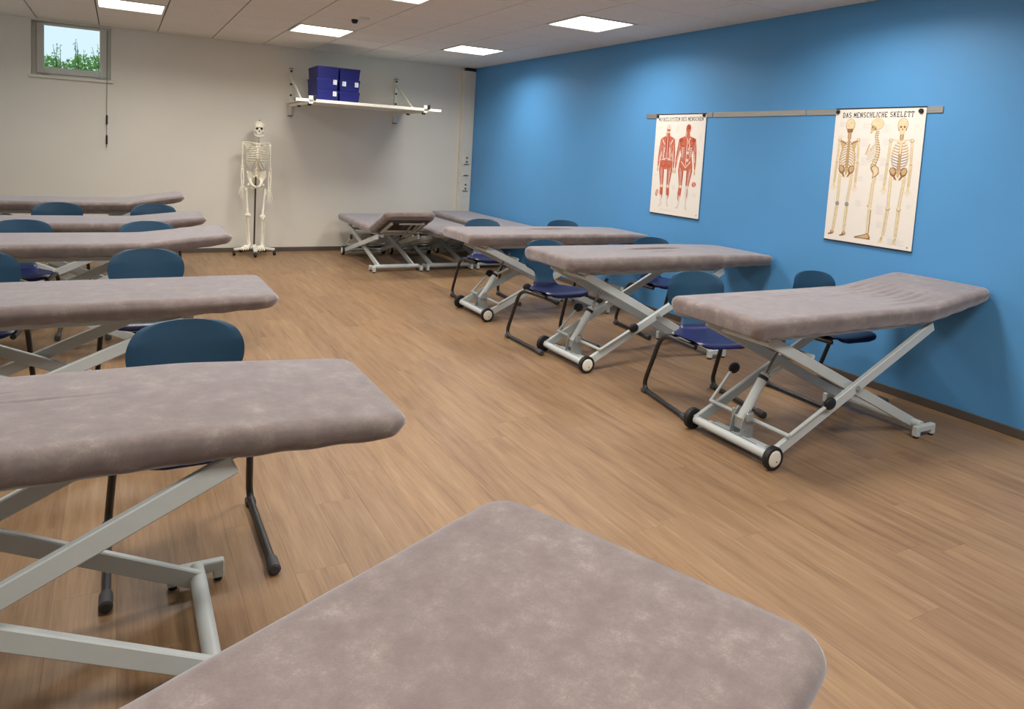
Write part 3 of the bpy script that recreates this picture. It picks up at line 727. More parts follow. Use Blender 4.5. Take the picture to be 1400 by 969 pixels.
# slab letters as strokes in a 0..1 box
def arc(cx, cy, rx, ry, a0, a1, n=8): return [(cx + rx * math.cos(math.radians(a0 + (a1 - a0) * k / n)), cy + ry * math.sin(math.radians(a0 + (a1 - a0) * k / n))) for k in range(n + 1)]
GL = {'D': [[(.2, 0), (.2, 1)], [(.05, 0), (.5, 0)] , [(.05, 1), (.5, 1)], arc(.45, .5, .4, .5, -90, 90)],
 'A': [[(.1, 0), (.5, 1), (.9, 0)], [(.25, .35), (.75, .35)], [(0, 0), (.28, 0)], [(.72, 0), (1, 0)]],
 'S': [arc(.5, .75, .36, .25, 20, 270)[:], arc(.5, .25, .38, .25, 90, -160)],
 'M': [[(.12, 0), (.12, 1), (.5, .3), (.88, 1), (.88, 0)], [(0, 0), (.26, 0)], [(.74, 0), (1, 0)]],
 'E': [[(.2, 0), (.2, 1)], [(.05, 0), (.85, 0), (.85, .2)], [(.05, 1), (.85, 1), (.85, .8)], [(.2, .5), (.6, .5)]],
 'N': [[(.15, 0), (.15, 1), (.85, 0), (.85, 1)], [(0, 0), (.3, 0)], [(.7, 1), (1, 1)]],
 'C': [arc(.52, .5, .42, .5, 45, 315, 14), [(.82, .98), (.82, .72)]],
 'H': [[(.18, 0), (.18, 1)], [(.82, 0), (.82, 1)], [(.18, .5), (.82, .5)], [(.04, 0), (.32, 0)], [(.04, 1), (.32, 1)], [(.68, 0), (.96, 0)], [(.68, 1), (.96, 1)]],
 'L': [[(.2, 0), (.2, 1)], [(.05, 1), (.4, 1)], [(.05, 0), (.88, 0), (.88, .25)]],
 'I': [[(.5, 0), (.5, 1)], [(.2, 0), (.8, 0)], [(.2, 1), (.8, 1)]],
 'K': [[(.18, 0), (.18, 1)], [(.85, 1), (.2, .42)], [(.4, .6), (.88, 0)], [(.04, 0), (.34, 0)], [(.04, 1), (.34, 1)], [(.7, 0), (1, 0)], [(.7, 1), (.98, 1)]],
 'T': [[(.5, 0), (.5, 1)], [(.05, .76), (.05, 1), (.95, 1), (.95, .76)], [(.3, 0), (.7, 0)]],
 'U': [[(.15, 1), (.15, .3)] + arc(.5, .3, .35, .3, 180, 360) + [(.85, 1)], [(0, 1), (.3, 1)], [(.7, 1), (1, 1)]],
 'Y': [[(.05, 1), (.5, .5), (.95, 1)], [(.5, .5), (.5, 0)], [(.3, 0), (.7, 0)]]}
def title(P, text, u0, u1, v0, v1, r, m='ink'):
    n = sum(.55 if ch in ' I' else 1.0 for ch in text); cw = (u1 - u0) / n; u = u0
    for ch in text:
        w_ = .55 if ch in ' I' else 1.0
        for stt in GL.get(ch, []):
            pp = [(u + cw * w_ * (.08 + .80 * a), v1 - (v1 - v0) * b_) for a, b_ in stt]
            if len(pp) > 5: P.line(pp, r, m)
            else:
                for q in range(len(pp) - 1): P.line(pp[q:q + 2], r, m)
        u += cw * w_
def chart(yl, yr, zt_, zb_, label, name):
    C = empty(name, (XW - .0085, yl, zt_)); tag(C, label, 'wall chart')
    w_, h_ = yl - yr, zt_ - zb_
    MB().box(-.0015, -w_, -h_, 0, 0, 0).build('sheet', 'paper', C, 0)
    for z in (0, -h_): MB().box(-.005, -w_ - .002, z - .004, .003, .002, z + .004, .001).build('hanging_bar', 'ink', C, 0)
    return C, w_, h_
MATS = ['p_bone', 'p_bone2', 'p_brown', 'p_grey', 'ink', 'ink_pale', 'paper', 'p_red', 'p_red2', 'p_skin']
def textlines(P, u, v, w_, n, dv=.008):
    for k in range(n): P.line([(u, v + k * dv), (u + w_ * (.6 + .4 * ((k * 37) % 10) / 10), v + k * dv)], .0011, 'ink_pale')
def limb(P, pts, r, m='p_bone', out='p_brown'):
    rs = r if isinstance(r, (list, tuple)) else [r] * len(pts)
    P.line(pts, [q + .0014 for q in rs], out); P.line(pts, rs, m)
def hand2(P, u, v, du, m='p_bone', out='p_bone2'):
    P.ell(u, v, .009, .012, out); P.ell(u, v, .008, .011, m)
    for k in range(5):
        a = (k - 2) * .012 + du; P.line([(u + (k - 2) * .006, v + .01), (u + (k - 2) * .006 + a, v + .058 - .012 * abs(k - 2))], .0022, m)
def skel2(P, cu, back, lean):
    S = lambda a: cu + a
    sh_v, el_v, wr_v = .232, .405, .555; hb = .112
    # arms
    for s in (-1, 1):
        limb(P, [(S(s * hb), sh_v), (S(s * (hb + .012)), el_v)], [.0075, .006])
        P.ell(S(s * (hb + .012)), el_v, .011, .010, 'p_bone2')
        hx = s * (hb + .022) if s * lean < 0 else s * (hb + .008)
        for q in (-.006, .008): limb(P, [(S(s * (hb + .012) + q), el_v), (S(hx + q * .8), wr_v)], .004)
        hand2(P, S(hx), wr_v + .012, s * -.004 * 0 + (hx - s * (hb + .012)) * .3)
    # legs
    for s in (-1, 1):
        k0 = lean * .012
        limb(P, [(S(s * .072), .505), (S(s * .058 - k0), .70)], [.009, .0085])
        P.ell(S(s * .058 - k0), .715, .016, .017, 'p_brown'); P.ell(S(s * .058 - k0), .712, .014, .014, 'p_grey' if back else 'p_bone')
        for q, r in ((-.006 * s, .0065), (.012 * s, .0034)): limb(P, [(S(s * .058 - k0 + q), .73), (S(s * .066 - k0 * 2.2 + q * .7), .915)], r)
        fu = S(s * .072 - k0 * 2.4)
        if back: P.ell(fu, .935, .016, .016, 'p_brown'); P.ell(fu, .93, .012, .014, 'p_bone2'); P.line([(fu, .945), (fu - .05, .957)], [.009, .004], 'p_brown')
        else:
            for j in range(5): P.line([(fu, .92), (fu + (j - 2) * .011 - .015 * lean, .968)], [.006, .0035], 'p_bone'); 
            P.line([(fu, .92), (fu - .015 * lean, .955)], .004, 'p_bone2')
    # rib cage
    for k in range(10):
        v = .245 + .0185 * k; w_ = (.045, .066, .08, .088, .093, .096, .096, .092, .084, .07)[k]
        for s in (-1, 1):
            dp = .03 + .004 * k
            pts = [(S(s * w_ * math.sin(PI / 2 * q / 6)), v + (dp * (q / 6) ** 1.6 if back else dp * (1 - (q / 6)) * .55 - .004)) for q in range(7)]
            P.line(pts, .0036, 'p_brown'); P.line(pts, .0026, 'p_bone2' if back or k < 5 else 'p_grey')
            P.line([(S(s * w_), pts[-1][1]), (S(s * w_ * .9), pts[-1][1] + .018), (S(s * w_ * .72), pts[-1][1] + .022)], .0026, 'p_bone')
    P.line([(S(0), .18), (S(.002), .30), (S(0), .45)], [.0085, .0095, .013], 'p_bone2')
    for k in range(22): P.line([(S(-.014 - k * .0004), .19 + k * .0118), (S(.014 + k * .0004), .19 + k * .0118)], .0018, 'p_brown')
    if back:
        for s in (-1, 1): P.poly([(S(s * .045), .245), (S(s * .105), .235), (S(s * .075), .315), (S(s * .058), .32)], 'p_bone2'); P.line([(S(s * .03), .262), (S(s * .112), .236)], .004, 'p_brown')
    else:
        P.line([(S(0), .235), (S(0), .33)], [.010, .006], 'p_bone')
        for s in (-1, 1): P.line([(S(0), .238), (S(s * .06), .23), (S(s * .115), .226)], .0045, 'p_bone')
    for s in (-1, 1): P.ell(S(s * hb), .232, .014, .013, 'p_brown'); P.ell(S(s * hb), .231, .011, .011, 'p_bone')
    # pelvis
    for s in (-1, 1):
        P.poly([(S(s * .012), .455), (S(s * .04), .425), (S(s * .085), .425), (S(s * .098), .447), (S(s * .082), .478), (S(s * .05), .49), (S(s * .03), .51), (S(s * .008), .512), (S(s * .03), .485)], 'p_brown')
        P.poly([(S(s * .03), .45), (S(s * .05), .43), (S(s * .083), .431), (S(s * .09), .446), (S(s * .072), .468), (S(s * .045), .475)], 'p_bone2')
        P.ell(S(s * .073), .496, .013, .012, 'p_bone')
        P.line([(S(s * .012), .515), (S(s * .05), .508)], .004, 'p_bone')
    P.poly([(S(-.025), .445), (S(.025), .445), (S(.008), .495), (S(-.008), .495)], 'p_bone2')
    # skull
    P.line([(S(0), .165), (S(0), .225)], .013, 'p_brown'); P.line([(S(0), .165), (S(0), .225)], .008, 'p_bone2')
    P.ell(S(0), .122, .0375, .046, 'p_brown'); P.ell(S(0), .121, .035, .0435, 'p_bone')
    if back: P.poly([(S(-.038), .15), (S(.038), .15), (S(.03), .178), (S(-.03), .178)], 'p_brown')
    else:
        P.poly([(S(-.04), .14), (S(.04), .14), (S(.028), .182), (S(.012), .190), (S(-.012), .190), (S(-.028), .182)], 'p_bone')
        for s in (-1, 1): P.ell(S(s * .019), .137, .0085, .0085, 'p_brown'); P.line([(S(s * .042), .145), (S(s * .036), .165)], .003, 'p_brown')
        P.poly([(S(0), .145), (S(.008), .158), (S(-.008), .158)], 'ink'); P.line([(S(-.02), .170), (S(.02), .170)], .003, 'paper'); P.line([(S(-.02), .170), (S(.02), .170)], .0006, 'p_brown')
def skel_side(P, cu):
    S = lambda a: cu + a
    P.ell(S(.005), .115, .048, .043, 'p_brown'); P.ell(S(.005), .114, .046, .041, 'p_bone')
    P.poly([(S(-.06), .12), (S(-.01), .135), (S(0), .155), (S(-.03), .168), (S(-.055), .185), (S(-.068), .178), (S(-.064), .15)], 'p_bone2'); P.ell(S(-.045), .137, .006, .007, 'p_brown')
    P.ell(S(-.012), .15, .006, .01, 'p_brown'); P.line([(S(-.065), .168), (S(-.035), .166)], .002, 'paper')
    sp = [(S(.012), .165), (S(.005), .205), (S(.022), .25), (S(.04), .30), (S(.035), .35), (S(.01), .40), (S(-.002), .435), (S(.015), .46)]
    P.line(sp, [.009, .010, .012, .014, .015, .017, .018, .014], 'p_brown'); P.line(sp, [.007, .008, .010, .011, .012, .013, .014, .010], 'p_bone')
    for k in range(20):
        f_ = k / 19 * (len(sp) - 1.01); i = int(f_); q = f_ - i; u = sp[i][0] * (1 - q) + sp[i + 1][0] * q; v = sp[i][1] * (1 - q) + sp[i + 1][1] * q
        P.line([(u - .02, v), (u + .028, v + .006)], .0018, 'p_brown')
    for k in range(9):
        v = .235 + .016 * k; d = (.05, .08, .1, .112, .118, .12, .116, .10, .07)[k]; u0 = S(.02 + .018 * min(k, 4) / 4)
        pts = [(u0 - d * math.sin(PI / 2 * q / 6), v + .05 * (q / 6) + .012 * math.sin(PI * q / 6)) for q in range(7)]
        P.line(pts, .0034, 'p_grey'); P.line(pts, .0024, 'p_bone')
    P.line([(S(-.06), .262), (S(-.095), .34)], .005, 'p_bone2')
    P.poly([(S(-.02), .43), (S(.02), .412), (S(.065), .43), (S(.075), .47), (S(.04), .50), (S(0), .51), (S(.01), .48)], 'p_brown')
    P.poly([(S(-.012), .433), (S(.02), .418), (S(.058), .433), (S(.066), .468), (S(.035), .492), (S(.008), .50), (S(.018), .475)], 'p_bone')
    limb(P, [(S(.035), .50), (S(.02), .56), (S(.012), .70)], [.012, .010, .011]); P.ell(S(.01), .717, .018, .016, 'p_bone'); P.ell(S(-.012), .712, .006, .010, 'p_bone2')
    limb(P, [(S(.01), .735), (S(.012), .915)], [.010, .008]); P.line([(S(.028), .74), (S(.026), .91)], .003, 'p_brown')
    P.poly([(S(.02), .91), (S(.045), .935), (S(.05), .958), (S(-.04), .957), (S(-.135), .958), (S(-.13), .948), (S(-.05), .93)], 'p_brown')
    P.poly([(S(.018), .917), (S(.036), .938), (S(.02), .95), (S(-.11), .952), (S(-.05), .935)], 'p_bone2')
yl, yr = 3.588, 2.906
C, w_, h_ = chart(yl, yr, 1.988, 1.008, 'wall chart with three human skeleton views, DAS MENSCHLICHE SKELETT', 'skeleton_chart')
P = Print(w_, h_, MATS); title(P, 'DAS MENSCHLICHE SKELETT', .085, .885, .031, .066, .0027); P.done('printed_title', C)
P = Print(w_, h_, MATS)
for q in ((.06, .10, .08, 5), (.06, .20, .07, 3), (.34, .11, .1, 6), (.34, .22, .1, 8), (.35, .36, .09, 8), (.34, .50, .07, 5), (.56, .12, .1, 8), (.58, .22, .08, 7), (.57, .36, .1, 8), (.58, .48, .08, 6), (.34, .68, .08, 6), (.58, .70, .1, 9), (.6, .82, .07, 6), (.9, .68, .06, 4), (.74, .93, .2, 6), (.9, .12, .06, 4)): textlines(P, *q)
P.ell(.952, .975, .006, .006, 'p_grey'); P.done('printed_captions', C)['kind'] = 'stuff'
for nm, fn in (('back', lambda P: skel2(P, .192, True, 1)), ('side', lambda P: skel_side(P, .497)), ('front', lambda P: skel2(P, .778, False, 1))):
    P = Print(w_, h_, MATS); fn(P); o = P.done('printed_skeleton', C); o['label'] = 'printed skeleton, %s view' % nm
def magnet(y, z, r, lab):
    o = MB().lathe([(0, -.012), (r * .85, -.012), (r, -.009), (r, 0), (0, 0)], (0, 0, 0), 'x', 24).build('magnet', 'black_rubber'); o.location = (XW - .0105, y, z)
    tag(o, lab, 'magnet', 'black chart magnets')
magnet(yl - .020, 1.966, .015, 'round black magnet at the top left of the skeleton chart'); magnet(yr + .034, 1.960, .016, 'round black magnet at the top right of the skeleton chart')
# muscle chart
yl, yr = 5.622, 4.935
C, w_, h_ = chart(yl, yr, 1.982, 1.003, 'wall chart with two red human muscle figures, MUSKELSYSTEM DES MENSCHEN', 'muscle_chart')
P = Print(w_, h_, MATS); title(P, 'MUSKELSYSTEM DES MENSCHEN', .05, .955, .032, .066, .0024); P.done('printed_title', C)
def muscle(P, cu, sh, hipv, hands, knees, feet, front):
    S = lambda a: cu + a
    shv = .245
    for s in (0, 1):
        sg = -1 if s == 0 else 1
        P.line([(S(sg * sh * .9), shv), (S(sg * sh * 1.12), .36), (S(sg * sh * 1.12 + (hands[s][0] - S(sg * sh * 1.12)) * .6), .44), hands[s]], [.024, .022, .017, .007], 'p_red')
        P.line([(S(sg * sh * .95), .27), (S(sg * sh * 1.15), .39)], [.005, .003], 'p_red2'); P.line([(S(sg * sh * 1.0), .36), (hands[s][0] * .7 + S(sg * sh) * .3, .47)], .004, 'p_skin')
        P.line([hands[s], (hands[s][0] + sg * -.002, hands[s][1] + .045)], [.009, .005], 'p_skin')
        for k in range(3): P.line([hands[s], (hands[s][0] + (k - 1) * .014, hands[s][1] + .05)], .003, 'p_bone2')
        k_, f_ = knees[s], feet[s]
        P.line([(S(sg * .07), hipv), (S(sg * .085), .55), k_], [.042, .038, .020], 'p_red')
        P.line([(S(sg * .10), hipv + .04), (k_[0] + sg * .01, k_[1] - .02)], .004, 'p_skin'); P.line([(S(sg * .05), hipv + .05), (k_[0] - sg * .015, k_[1] - .04)], .005, 'p_red2')
        P.line([k_, (k_[0] * .6 + f_[0] * .4 + sg * .004, k_[1] + .07), (f_[0], f_[1] - .06)], [.020, .024, .011], 'p_red' if s == 0 or not front else 'p_skin')
        P.line([(k_[0], k_[1] + .09), (f_[0], f_[1])], [.012, .008], 'p_skin'); P.line([(k_[0] + .01, k_[1] + .02), (k_[0] + .012, k_[1] + .1)], .004, 'p_red2')
        for j in range(5):
            o_ = (j - 2) * .017
            P.line([(S(sg * .075) + o_, hipv + .05 + .012 * (j % 2)), (S(sg * .085) + o_ * .9, .57), (k_[0] + o_ * .5, k_[1] - .03 - .01 * (j % 3))], [.0012, .0026, .0012], 'p_skin' if j % 2 else 'p_red2')
            P.line([(S(sg * sh * .95) + o_ * .5, .27), (S(sg * sh * 1.12) + o_ * .5, .36)], .0016, 'p_skin' if j % 2 else 'p_red2')
        P.ell(k_[0], k_[1], .015, .018, 'p_skin')
        P.line([f_, (f_[0] + (-.045 if s == 0 or front and 0 else .03), f_[1] + .018)], [.013, .007], 'p_skin')
    P.poly([(S(-sh), .235), (S(-.05), .215), (S(.05), .215), (S(sh), .235), (S(sh * .92), .32), (S(.105), .40), (S(.13), .48), (S(.10), .53), (S(0), .55), (S(-.10), .53), (S(-.13), .48), (S(-.105), .40), (S(-sh * .92), .32)], 'p_red')
    for j in range(7):
        for s in (-1, 1): P.line([(S(s * (.03 + .013 * j)), .25 + .012 * j), (S(s * (.045 + .009 * j)), .33 + .01 * j), (S(s * (.02 + .012 * j)), .43 + .004 * j)], [.001, .0024, .001], 'p_skin' if j % 2 else 'p_red2')
    if front:
        for s in (-1, 1):
            P.ell(S(s * .075), .285, .040, .032, 'p_red2'); P.ell(S(s * .07), .283, .034, .026, 'p_red')
            for k in range(5): P.line([(S(s * .06), .335 + .02 * k), (S(s * .105), .325 + .02 * k)], .003, 'p_skin')
            P.ell(S(s * (sh - .02)), .255, .024, .022, 'p_red2')
        for k in range(4): P.poly([(S(.0), .325 + .036 * k), (S(.048), .325 + .036 * k), (S(.046), .352 + .036 * k), (S(.0), .352 + .036 * k)], 'p_skin' if k % 2 else 'p_red')
        P.line([(S(0), .23), (S(0), .50)], .004, 'p_skin'); P.line([(S(-.09), .46), (S(0), .52), (S(.09), .46)], .006, 'p_skin')
        P.line([(S(.055), .23), (S(.03), .27), (S(.055), .31), (S(.03), .35)], .006, 'p_skin')
    else:
        P.poly([(S(-.035), .20), (S(.035), .20), (S(.02), .36), (S(0), .40), (S(-.02), .36)], 'p_red2'); P.line([(S(0), .2), (S(0), .45)], .004, 'p_skin')
        for s in (-1, 1):
            P.line([(S(s * .05), .33), (S(s * .075), .42), (S(s * .03), .47)], .006, 'p_skin'); P.line([(S(s * .11), .25), (S(s * .06), .30)], .006, 'p_skin'); P.ell(S(s * .06), .49, .036, .034, 'p_red2'); P.ell(S(s * .062), .488, .03, .028, 'p_red')
            P.line([(S(s * .02), .44), (S(s * .1), .455)], .006, 'p_skin')
    P.line([(S(0), .17), (S(0), .225)], [.024, .034], 'p_red'); P.line([(S(-.02), .175), (S(-.03), .225)], .004, 'p_skin')
    P.ell(S(.008), .142, .034, .042, 'p_red' if front else 'p_skin'); P.ell(S(.012), .125, .026, .024, 'p_red2' if front else 'p_skin')
    if front: P.ell(S(-.012), .145, .006, .004, 'ink'); P.ell(S(.02), .145, .006, .004, 'ink'); P.line([(S(-.01), .168), (S(.016), .168)], .003, 'p_red2')
    else: P.line([(S(-.03), .155), (S(.04), .16)], .010, 'p_red')
P = Print(w_, h_, MATS)
for q in ((.05, .12, .08, 4), (.44, .12, .08, 6), (.44, .24, .07, 8), (.05, .32, .06, 5), (.9, .2, .05, 6), (.9, .36, .05, 5), (.05, .6, .06, 4), (.44, .7, .08, 6), (.86, .76, .08, 5), (.2, .95, .4, 2)): textlines(P, *q)
P.ell(.955, .965, .006, .008, 'p_grey'); P.ell(.125, .79, .020, .036, 'p_red', rot=.2); P.ell(.13, .79, .008, .028, 'p_skin'); P.ell(.865, .675, .028, .024, 'p_red'); P.line([(.85, .66), (.88, .69)], .004, 'p_skin'); P.done('printed_captions', C)['kind'] = 'stuff'
P = Print(w_, h_, MATS); muscle(P, .275, .125, .47, [(.105, .52), (.435, .53)], [(.215, .715), (.345, .715)], [(.225, .905), (.355, .90)], False); o = P.done('printed_figure', C); o['label'] = 'printed muscle figure, back view'
P = Print(w_, h_, MATS); muscle(P, .675, .145, .48, [(.475, .53), (.86, .535)], [(.605, .705), (.735, .705)], [(.585, .905), (.73, .905)], True); o = P.done('printed_figure', C); o['label'] = 'printed muscle figure, front view'
magnet(yl - .022, 1.962, .015, 'round black magnet at the top left of the muscle chart'); magnet(yr + .026, 1.966, .016, 'round black magnet at the top right of the muscle chart')

# ================================================================== ANATOMY SKELETON ON ITS STAND
sk = empty('anatomy_skeleton', (1.575, 9.66, 0)); tag(sk, 'life-size ivory human skeleton model on a rolling stand before the white wall', 'skeleton model')
base = MB()
for k in range(5):
    a = math.radians(-95 + 72 * k); ex, ey = .265 * math.cos(a), .265 * math.sin(a) * .95
    base.beam((0, 0, .098), (ex, ey, .078), .045, .028, (-math.sin(a), math.cos(a), 0), .005)
base.lathe([(0, .135), (.022, .135), (.03, .115), (.04, .11), (.04, .08), (0, .08)], n=16)
bo = base.build('stand_base', 'trim_white', sk)
for k in range(5):
    a = math.radians(-95 + 72 * k); ex, ey = .262 * math.cos(a), .262 * math.sin(a) * .95
    MB().lathe([(0, -.016), (.026, -.016), (.031, -.01), (.031, .01), (.026, .016), (0, .016)], (ex, ey, .031), 'x', 16).tube([(ex, ey, .055), (ex, ey, .07)], .01, 8).build('caster', 'black_rubber', bo)
MB().tube([(0, .01, .10), (0, .01, 1.02)], .011, 12).build('pole', 'dark_steel', sk)
def bone(name, pts, rs, extra=None, n=10, flat=1.0):
    b = MB().tube(pts, rs, n, flat=flat)
    if extra:
        for c, r in extra: b.ell(c, r, 10, 7)
    return b.build(name, 'bone', sk, 60)
# spine
def spx(z): return .012 + .02 * (z - 1.0) * .8
def spy(z): return .035 + .03 * math.sin((z - 1.0) * 7.0)
for k in range(24):
    z = 1.015 + k * (1.555 - 1.015) / 23; r = .026 - .0105 * k / 23; x, y = spx(z), spy(z)
    v_ = MB().lathe([(0, -.0092), (r, -.0092), (r * .86, 0), (r, .0092), (0, .0092)], (x, y, z), 'z', 12).box(x - .006, y + r * .8, z - .008, x + .006, y + r + .028, z + .004, .002).box(x - r - .014, y + r * .6, z - .004, x + r + .014, y + r * .6 + .008, z + .004, .002)
    vo = v_.build('vertebra', 'bone', sk)
    if k < 23: MB().lathe([(0, .0092), (r * .9, .0092), (r * .9, .0142), (0, .0142)], (x, y, z), 'z', 12).build('disc', 'disc', vo)
# sternum, ribs
MB().box(-.024, -.108, 1.395, .030, -.092, 1.455, .006).build('manubrium', 'bone', sk); MB().box(-.018, -.118, 1.285, .014, -.104, 1.395, .005).build('sternum', 'bone', sk)
MB().box(-.01, -.118, 1.255, .006, -.11, 1.285, .003).build('xiphoid', 'bone', sk)
for k in range(12):
    zb = 1.475 - k * .0225; w_ = (.055, .085, .105, .118, .126, .13, .132, .13, .125, .115, .10, .08)[k]; dr = .03 + .009 * min(k, 8); x0 = spx(zb)
    for s in (-1, 1):
        full = 1.0 if k < 7 else (.93, .86, .78, .55, .4)[k - 7]; pts = []
        for q in range(13):
            a = PI * full * q / 12; cx_ = x0 * (1 - q / 12) + .0 * q / 12
            pts.append((cx_ + s * (w_ * math.sin(a) + .012 * (1 - q / 12)), -.022 - .078 * math.cos(a) * -1 if False else (.055 * math.cos(a) + .035 * math.cos(a) - .03 + .03 * (1 - q / 12)), zb - dr * (q / 12) ** 1.1 - .02 * math.sin(a) + (.018 * max(0, q - 9) / 3 if k > 1 else 0)))
        MB().tube(pts, .0056, 6, flat=1.25).build('rib', 'bone', sk, 60)
for s in (-1, 1):
    MB().tube([(s * .02, -.10, 1.455), (s * .07, -.085, 1.462), (s * .115, -.03, 1.468), (s * .160, -.005, 1.462)], [.008, .006, .006, .008], 8).build('clavicle', 'bone', sk, 60)
    MB().add([(s * .055, .075, 1.455), (s * .15, .03, 1.455), (s * .10, .09, 1.30), (s * .075, .098, 1.31), (s * .055, .083, 1.455), (s * .15, .038, 1.455), (s * .10, .098, 1.30), (s * .075, .106, 1.31)],
             [(0, 1, 2, 3), (7, 6, 5, 4), (0, 4, 5, 1), (1, 5, 6, 2), (2, 6, 7, 3), (3, 7, 4, 0)]).tube([(s * .06, .1, 1.43), (s * .12, .06, 1.455), (s * .168, .0, 1.462)], [.005, .007, .009], 6).build('scapula', 'bone', sk)
# arms: (x, y, z) of shoulder, elbow, wrist
ARM = {-1: ((-.172, .0, 1.435), (-.168, .012, 1.150), (-.168, -.03, .915)), 1: ((.172, .0, 1.425), (.180, .005, 1.115), (.168, -.03, .865))}
for s in (-1, 1):
    a, e_, w_ = [Vector(q) for q in ARM[s]]
    bone('humerus', [a, a.lerp(e_, .12), a.lerp(e_, .5), a.lerp(e_, .88), e_], [.019, .013, .0095, .011, .017], [(a + Vector((-s * .006, 0, .004)), (.021, .021, .021)), (e_, (.023, .015, .014))])
    for dx, r in ((-.010, .0062), (.010, .0072)):
        bone('ulna' if dx < 0 else 'radius', [e_ + Vector((dx * .8, .004, -.012)), e_.lerp(w_, .5) + Vector((dx * 1.4, 0, 0)), w_ + Vector((dx, 0, .008))], [r * 1.4, r, r * 1.35], None, 8)
    b = MB()
    for q in range(6): b.ell(w_ + Vector(((q % 3 - 1) * .013, 0, -.008 - .013 * (q // 3))), (.008, .007, .008), 7, 5)
    b.build('wrist_bones', 'bone', sk, 60)
    for q in range(5):
        o_ = (q - 2) * .0105; sp_ = (q - 2) * .012; L = (.105, .150, .165, .152, .125)[q]; st0 = w_ + Vector((o_, 0, -.026)); dr_ = Vector((sp_ + s * .0, -.012, -L))
        if q == (4 if s < 0 else 0): dr_ = Vector((sp_ * 2.2, -.02, -.095))
        p1, p2, p3 = st0 + dr_ * .45, st0 + dr_ * .72 + Vector((0, -.004, 0)), st0 + dr_ + Vector((0, -.01, 0))
        MB().tube([st0, st0 + dr_ * .22, p1, p1 + dr_ * .03, (p1 + p2) / 2, p2, p2 + dr_ * .03, p3], [.0058, .004, .0062, .005, .0036, .0052, .0038, .0026], 6).build('finger', 'bone', sk, 60)
# pelvis: two hip bones and the sacrum
for s in (-1, 1):
    b = MB(); ol = [(.018, 1.00), (.026, 1.05), (.05, 1.082), (.085, 1.094), (.112, 1.078), (.120, 1.045), (.108, 1.005), (.088, .965), (.066, .945), (.052, .975), (.036, .985)]
    yo = lambda x: .07 - .125 * max(0, x - .02) / .1; n_ = len(ol); cx_, cz_ = .07, 1.03
    fr_ = [(s * x, yo(x) - .006, z) for x, z in ol]; bk = [(s * x, yo(x) + .007, z) for x, z in ol]
    b.add(fr_ + bk + [(s * cx_, yo(cx_) + .012, cz_), (s * cx_, yo(cx_) + .022, cz_)], [(k, (k + 1) % n_, 2 * n_) for k in range(n_)] + [(n_ + (k + 1) % n_, n_ + k, 2 * n_ + 1) for k in range(n_)] + [(k, n_ + k, n_ + (k + 1) % n_, (k + 1) % n_) for k in range(n_)])
    b.tube([(s * .062, .06, 1.03), (s * .066, .02, .985), (s * .066, -.035, .94), (s * .04, -.07, .905), (s * .006, -.078, .895)], [.014, .016, .02, .013, .013], 9)
    b.tube([(s * .07, -.01, .94), (s * .062, .01, .885), (s * .035, -.03, .865), (s * .008, -.072, .885)], [.02, .015, .010, .010], 9)
    b.tube([(s * .105, -.06, 1.06), (s * .115, -.01, 1.092), (s * .095, .06, 1.09), (s * .05, .085, 1.07)], [.007, .008, .008, .009], 8)
    b.build('hip_bone', 'bone', sk, 60)
MB().tube([(.01, .055, 1.02), (.008, .075, .985), (.006, .09, .94), (.004, .08, .90)], [.04, .036, .022, .007], 12, flat=.6).build('sacrum', 'bone', sk, 60)
# legs: hip, knee, ankle, toe
LEG = {-1: ((-.098, -.01, .905), (-.092, -.03, .515), (-.062, .0, .150), (-.165, -.19, .088)), 1: ((.098, -.01, .900), (.090, -.03, .495), (.098, .0, .140), (.035, -.215, .078))}
for s in (-1, 1):
    h0, k0, a0_, t0_ = [Vector(q) for q in LEG[s]]; g0 = h0 + Vector((s * .022, 0, -.03))
    bone('femur', [g0, g0.lerp(k0, .1), g0.lerp(k0, .5), g0.lerp(k0, .88), k0 + Vector((0, 0, .015))], [.018, .015, .0125, .0155, .026], [(h0 + Vector((-s * .012, 0, .012)), (.023, .023, .023)), (k0 + Vector((-.018, 0, .008)), (.021, .026, .022)), (k0 + Vector((.018, 0, .008)), (.021, .026, .022))])
    MB().ell(k0 + Vector((0, -.034, .012 if s < 0 else -.012)), (.019, .010, .021), 12, 8).build('kneecap', 'bone', sk, 60)
    t1 = k0 + Vector((0, 0, -.032))
    bone('tibia', [t1 + Vector((0, 0, .012)), t1 + Vector((0, 0, -.02)), t1.lerp(a0_, .5), a0_ + Vector((0, 0, .02)), a0_], [.032, .021, .0125, .014, .019])
    bone('fibula', [t1 + Vector((s * .03, .012, -.015)), t1.lerp(a0_, .5) + Vector((s * .024, .012, 0)), a0_ + Vector((s * .02, .008, -.004))], [.009, .0058, .010], None, 8)
    dirf = (t0_ - a0_); b = MB().ell(a0_ + Vector((0, 0, -.018)), (.022, .028, .018), 12, 8).ell(a0_ + Vector((0, .035, -.034)), (.020, .032, .022), 12, 8)
    for q in range(5): b.ell(a0_ + dirf * .28 + Vector(((q - 2) * .012, 0, -.006)), (.011, .018, .012), 8, 6)
    b.build('heel_bones', 'bone', sk, 60)
    for q in range(5):
        sd_ = dirf.cross(Vector((0, 0, 1))).normalized() * ((q - 2) * .016)
        p0 = a0_ + dirf * .36 + sd_ * .8; p3 = a0_ + dirf * (1.0 - .05 * abs(q - 2)) + sd_ * 1.7; rr = .011 if q == (4 if s < 0 else 0) else .008
        MB().tube([p0, p0.lerp(p3, .3), p0.lerp(p3, .62), p0.lerp(p3, .66), p0.lerp(p3, .82), p3], [rr * 1.2, rr * .8, rr * 1.15, rr, rr * .75, rr * .7], 6).build('toe', 'bone', sk, 60)
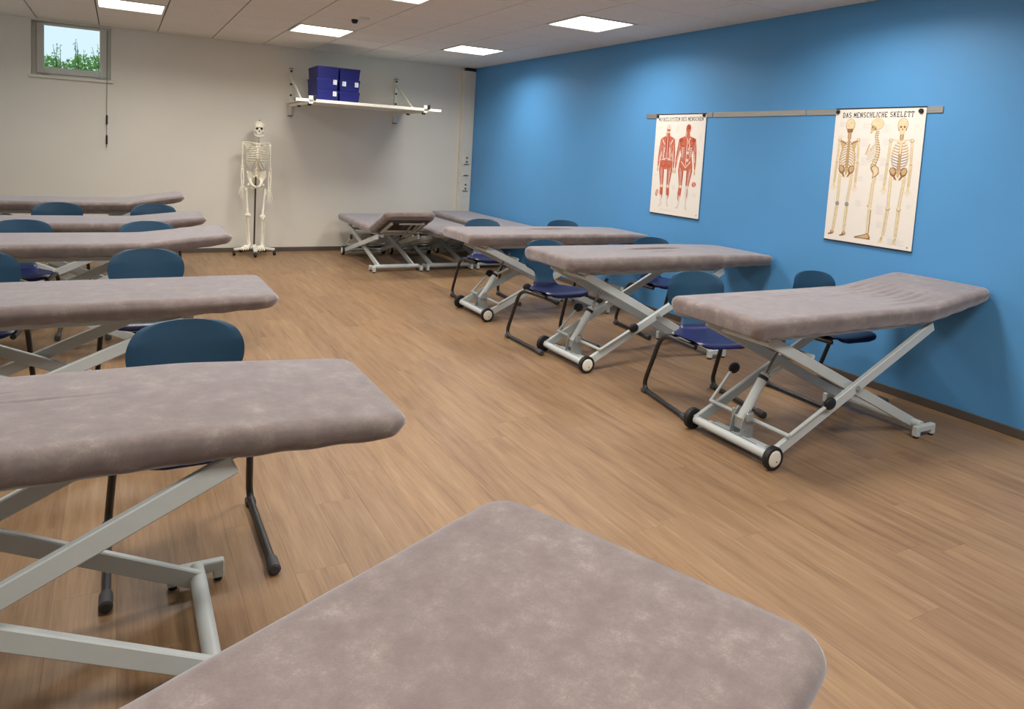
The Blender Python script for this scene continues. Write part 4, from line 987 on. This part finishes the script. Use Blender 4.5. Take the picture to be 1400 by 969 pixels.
# skull
hx = .03; hz = 1.655; RX = Matrix.Rotation(math.radians(-9), 3, 'Z')
def HP(x, y, z): return RX @ Vector((x, y, z)) + Vector((hx, .01, hz))
b = MB().ell(HP(0, .012, .015), (.071, .088, .076), 24, 16, rot=RX).ell(HP(0, -.052, -.022), (.056, .032, .055), 16, 12, rot=RX).ell(HP(0, -.066, -.066), (.032, .024, .026), 14, 10, rot=RX)
for s in (-1, 1): b.ell(HP(s * .050, -.05, -.038), (.016, .026, .013), 10, 8, rot=RX); b.tube([HP(s * .056, -.05, -.038), HP(s * .068, -.02, -.036), HP(s * .066, .02, -.035)], .005, 6)
b.tube([HP(-.045, -.078, .012), HP(0, -.090, .012), HP(.045, -.078, .012)], [.008, .009, .008], 8)
so = b.build('skull', 'bone', sk, 60)
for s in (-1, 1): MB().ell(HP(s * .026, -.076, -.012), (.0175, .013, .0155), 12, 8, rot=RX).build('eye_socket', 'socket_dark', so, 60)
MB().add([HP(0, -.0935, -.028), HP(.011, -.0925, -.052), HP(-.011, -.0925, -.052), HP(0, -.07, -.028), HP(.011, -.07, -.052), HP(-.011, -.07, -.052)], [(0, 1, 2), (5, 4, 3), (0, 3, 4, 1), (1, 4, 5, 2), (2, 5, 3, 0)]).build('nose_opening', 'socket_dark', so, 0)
b = MB()
for k in range(8):
    x_ = (k - 3.5) * .0075; b.box(-.0033, -.004, -.012, .0033, .004, 0, .0015)
    b.v[-24:] = [tuple(HP(x_ + vx, -.086 + x_ * x_ * 9 + vy, -.078 + vz)) for vx, vy, vz in b.v[-24:]]
b.build('teeth', 'trim_white', so)
b = MB().tube([HP(-.058, -.005, -.055), HP(-.052, -.022, -.092), HP(-.030, -.070, -.108), HP(0, -.084, -.110), HP(.030, -.070, -.108), HP(.052, -.022, -.092), HP(.058, -.005, -.055)], [.008, .011, .012, .014, .012, .011, .008], 10)
b.build('jaw', 'bone', sk, 60)
MB().tube([HP(0, .01, .088), HP(0, .01, .102)], .008, 10).build('crown_hook', 'dark_steel', sk)
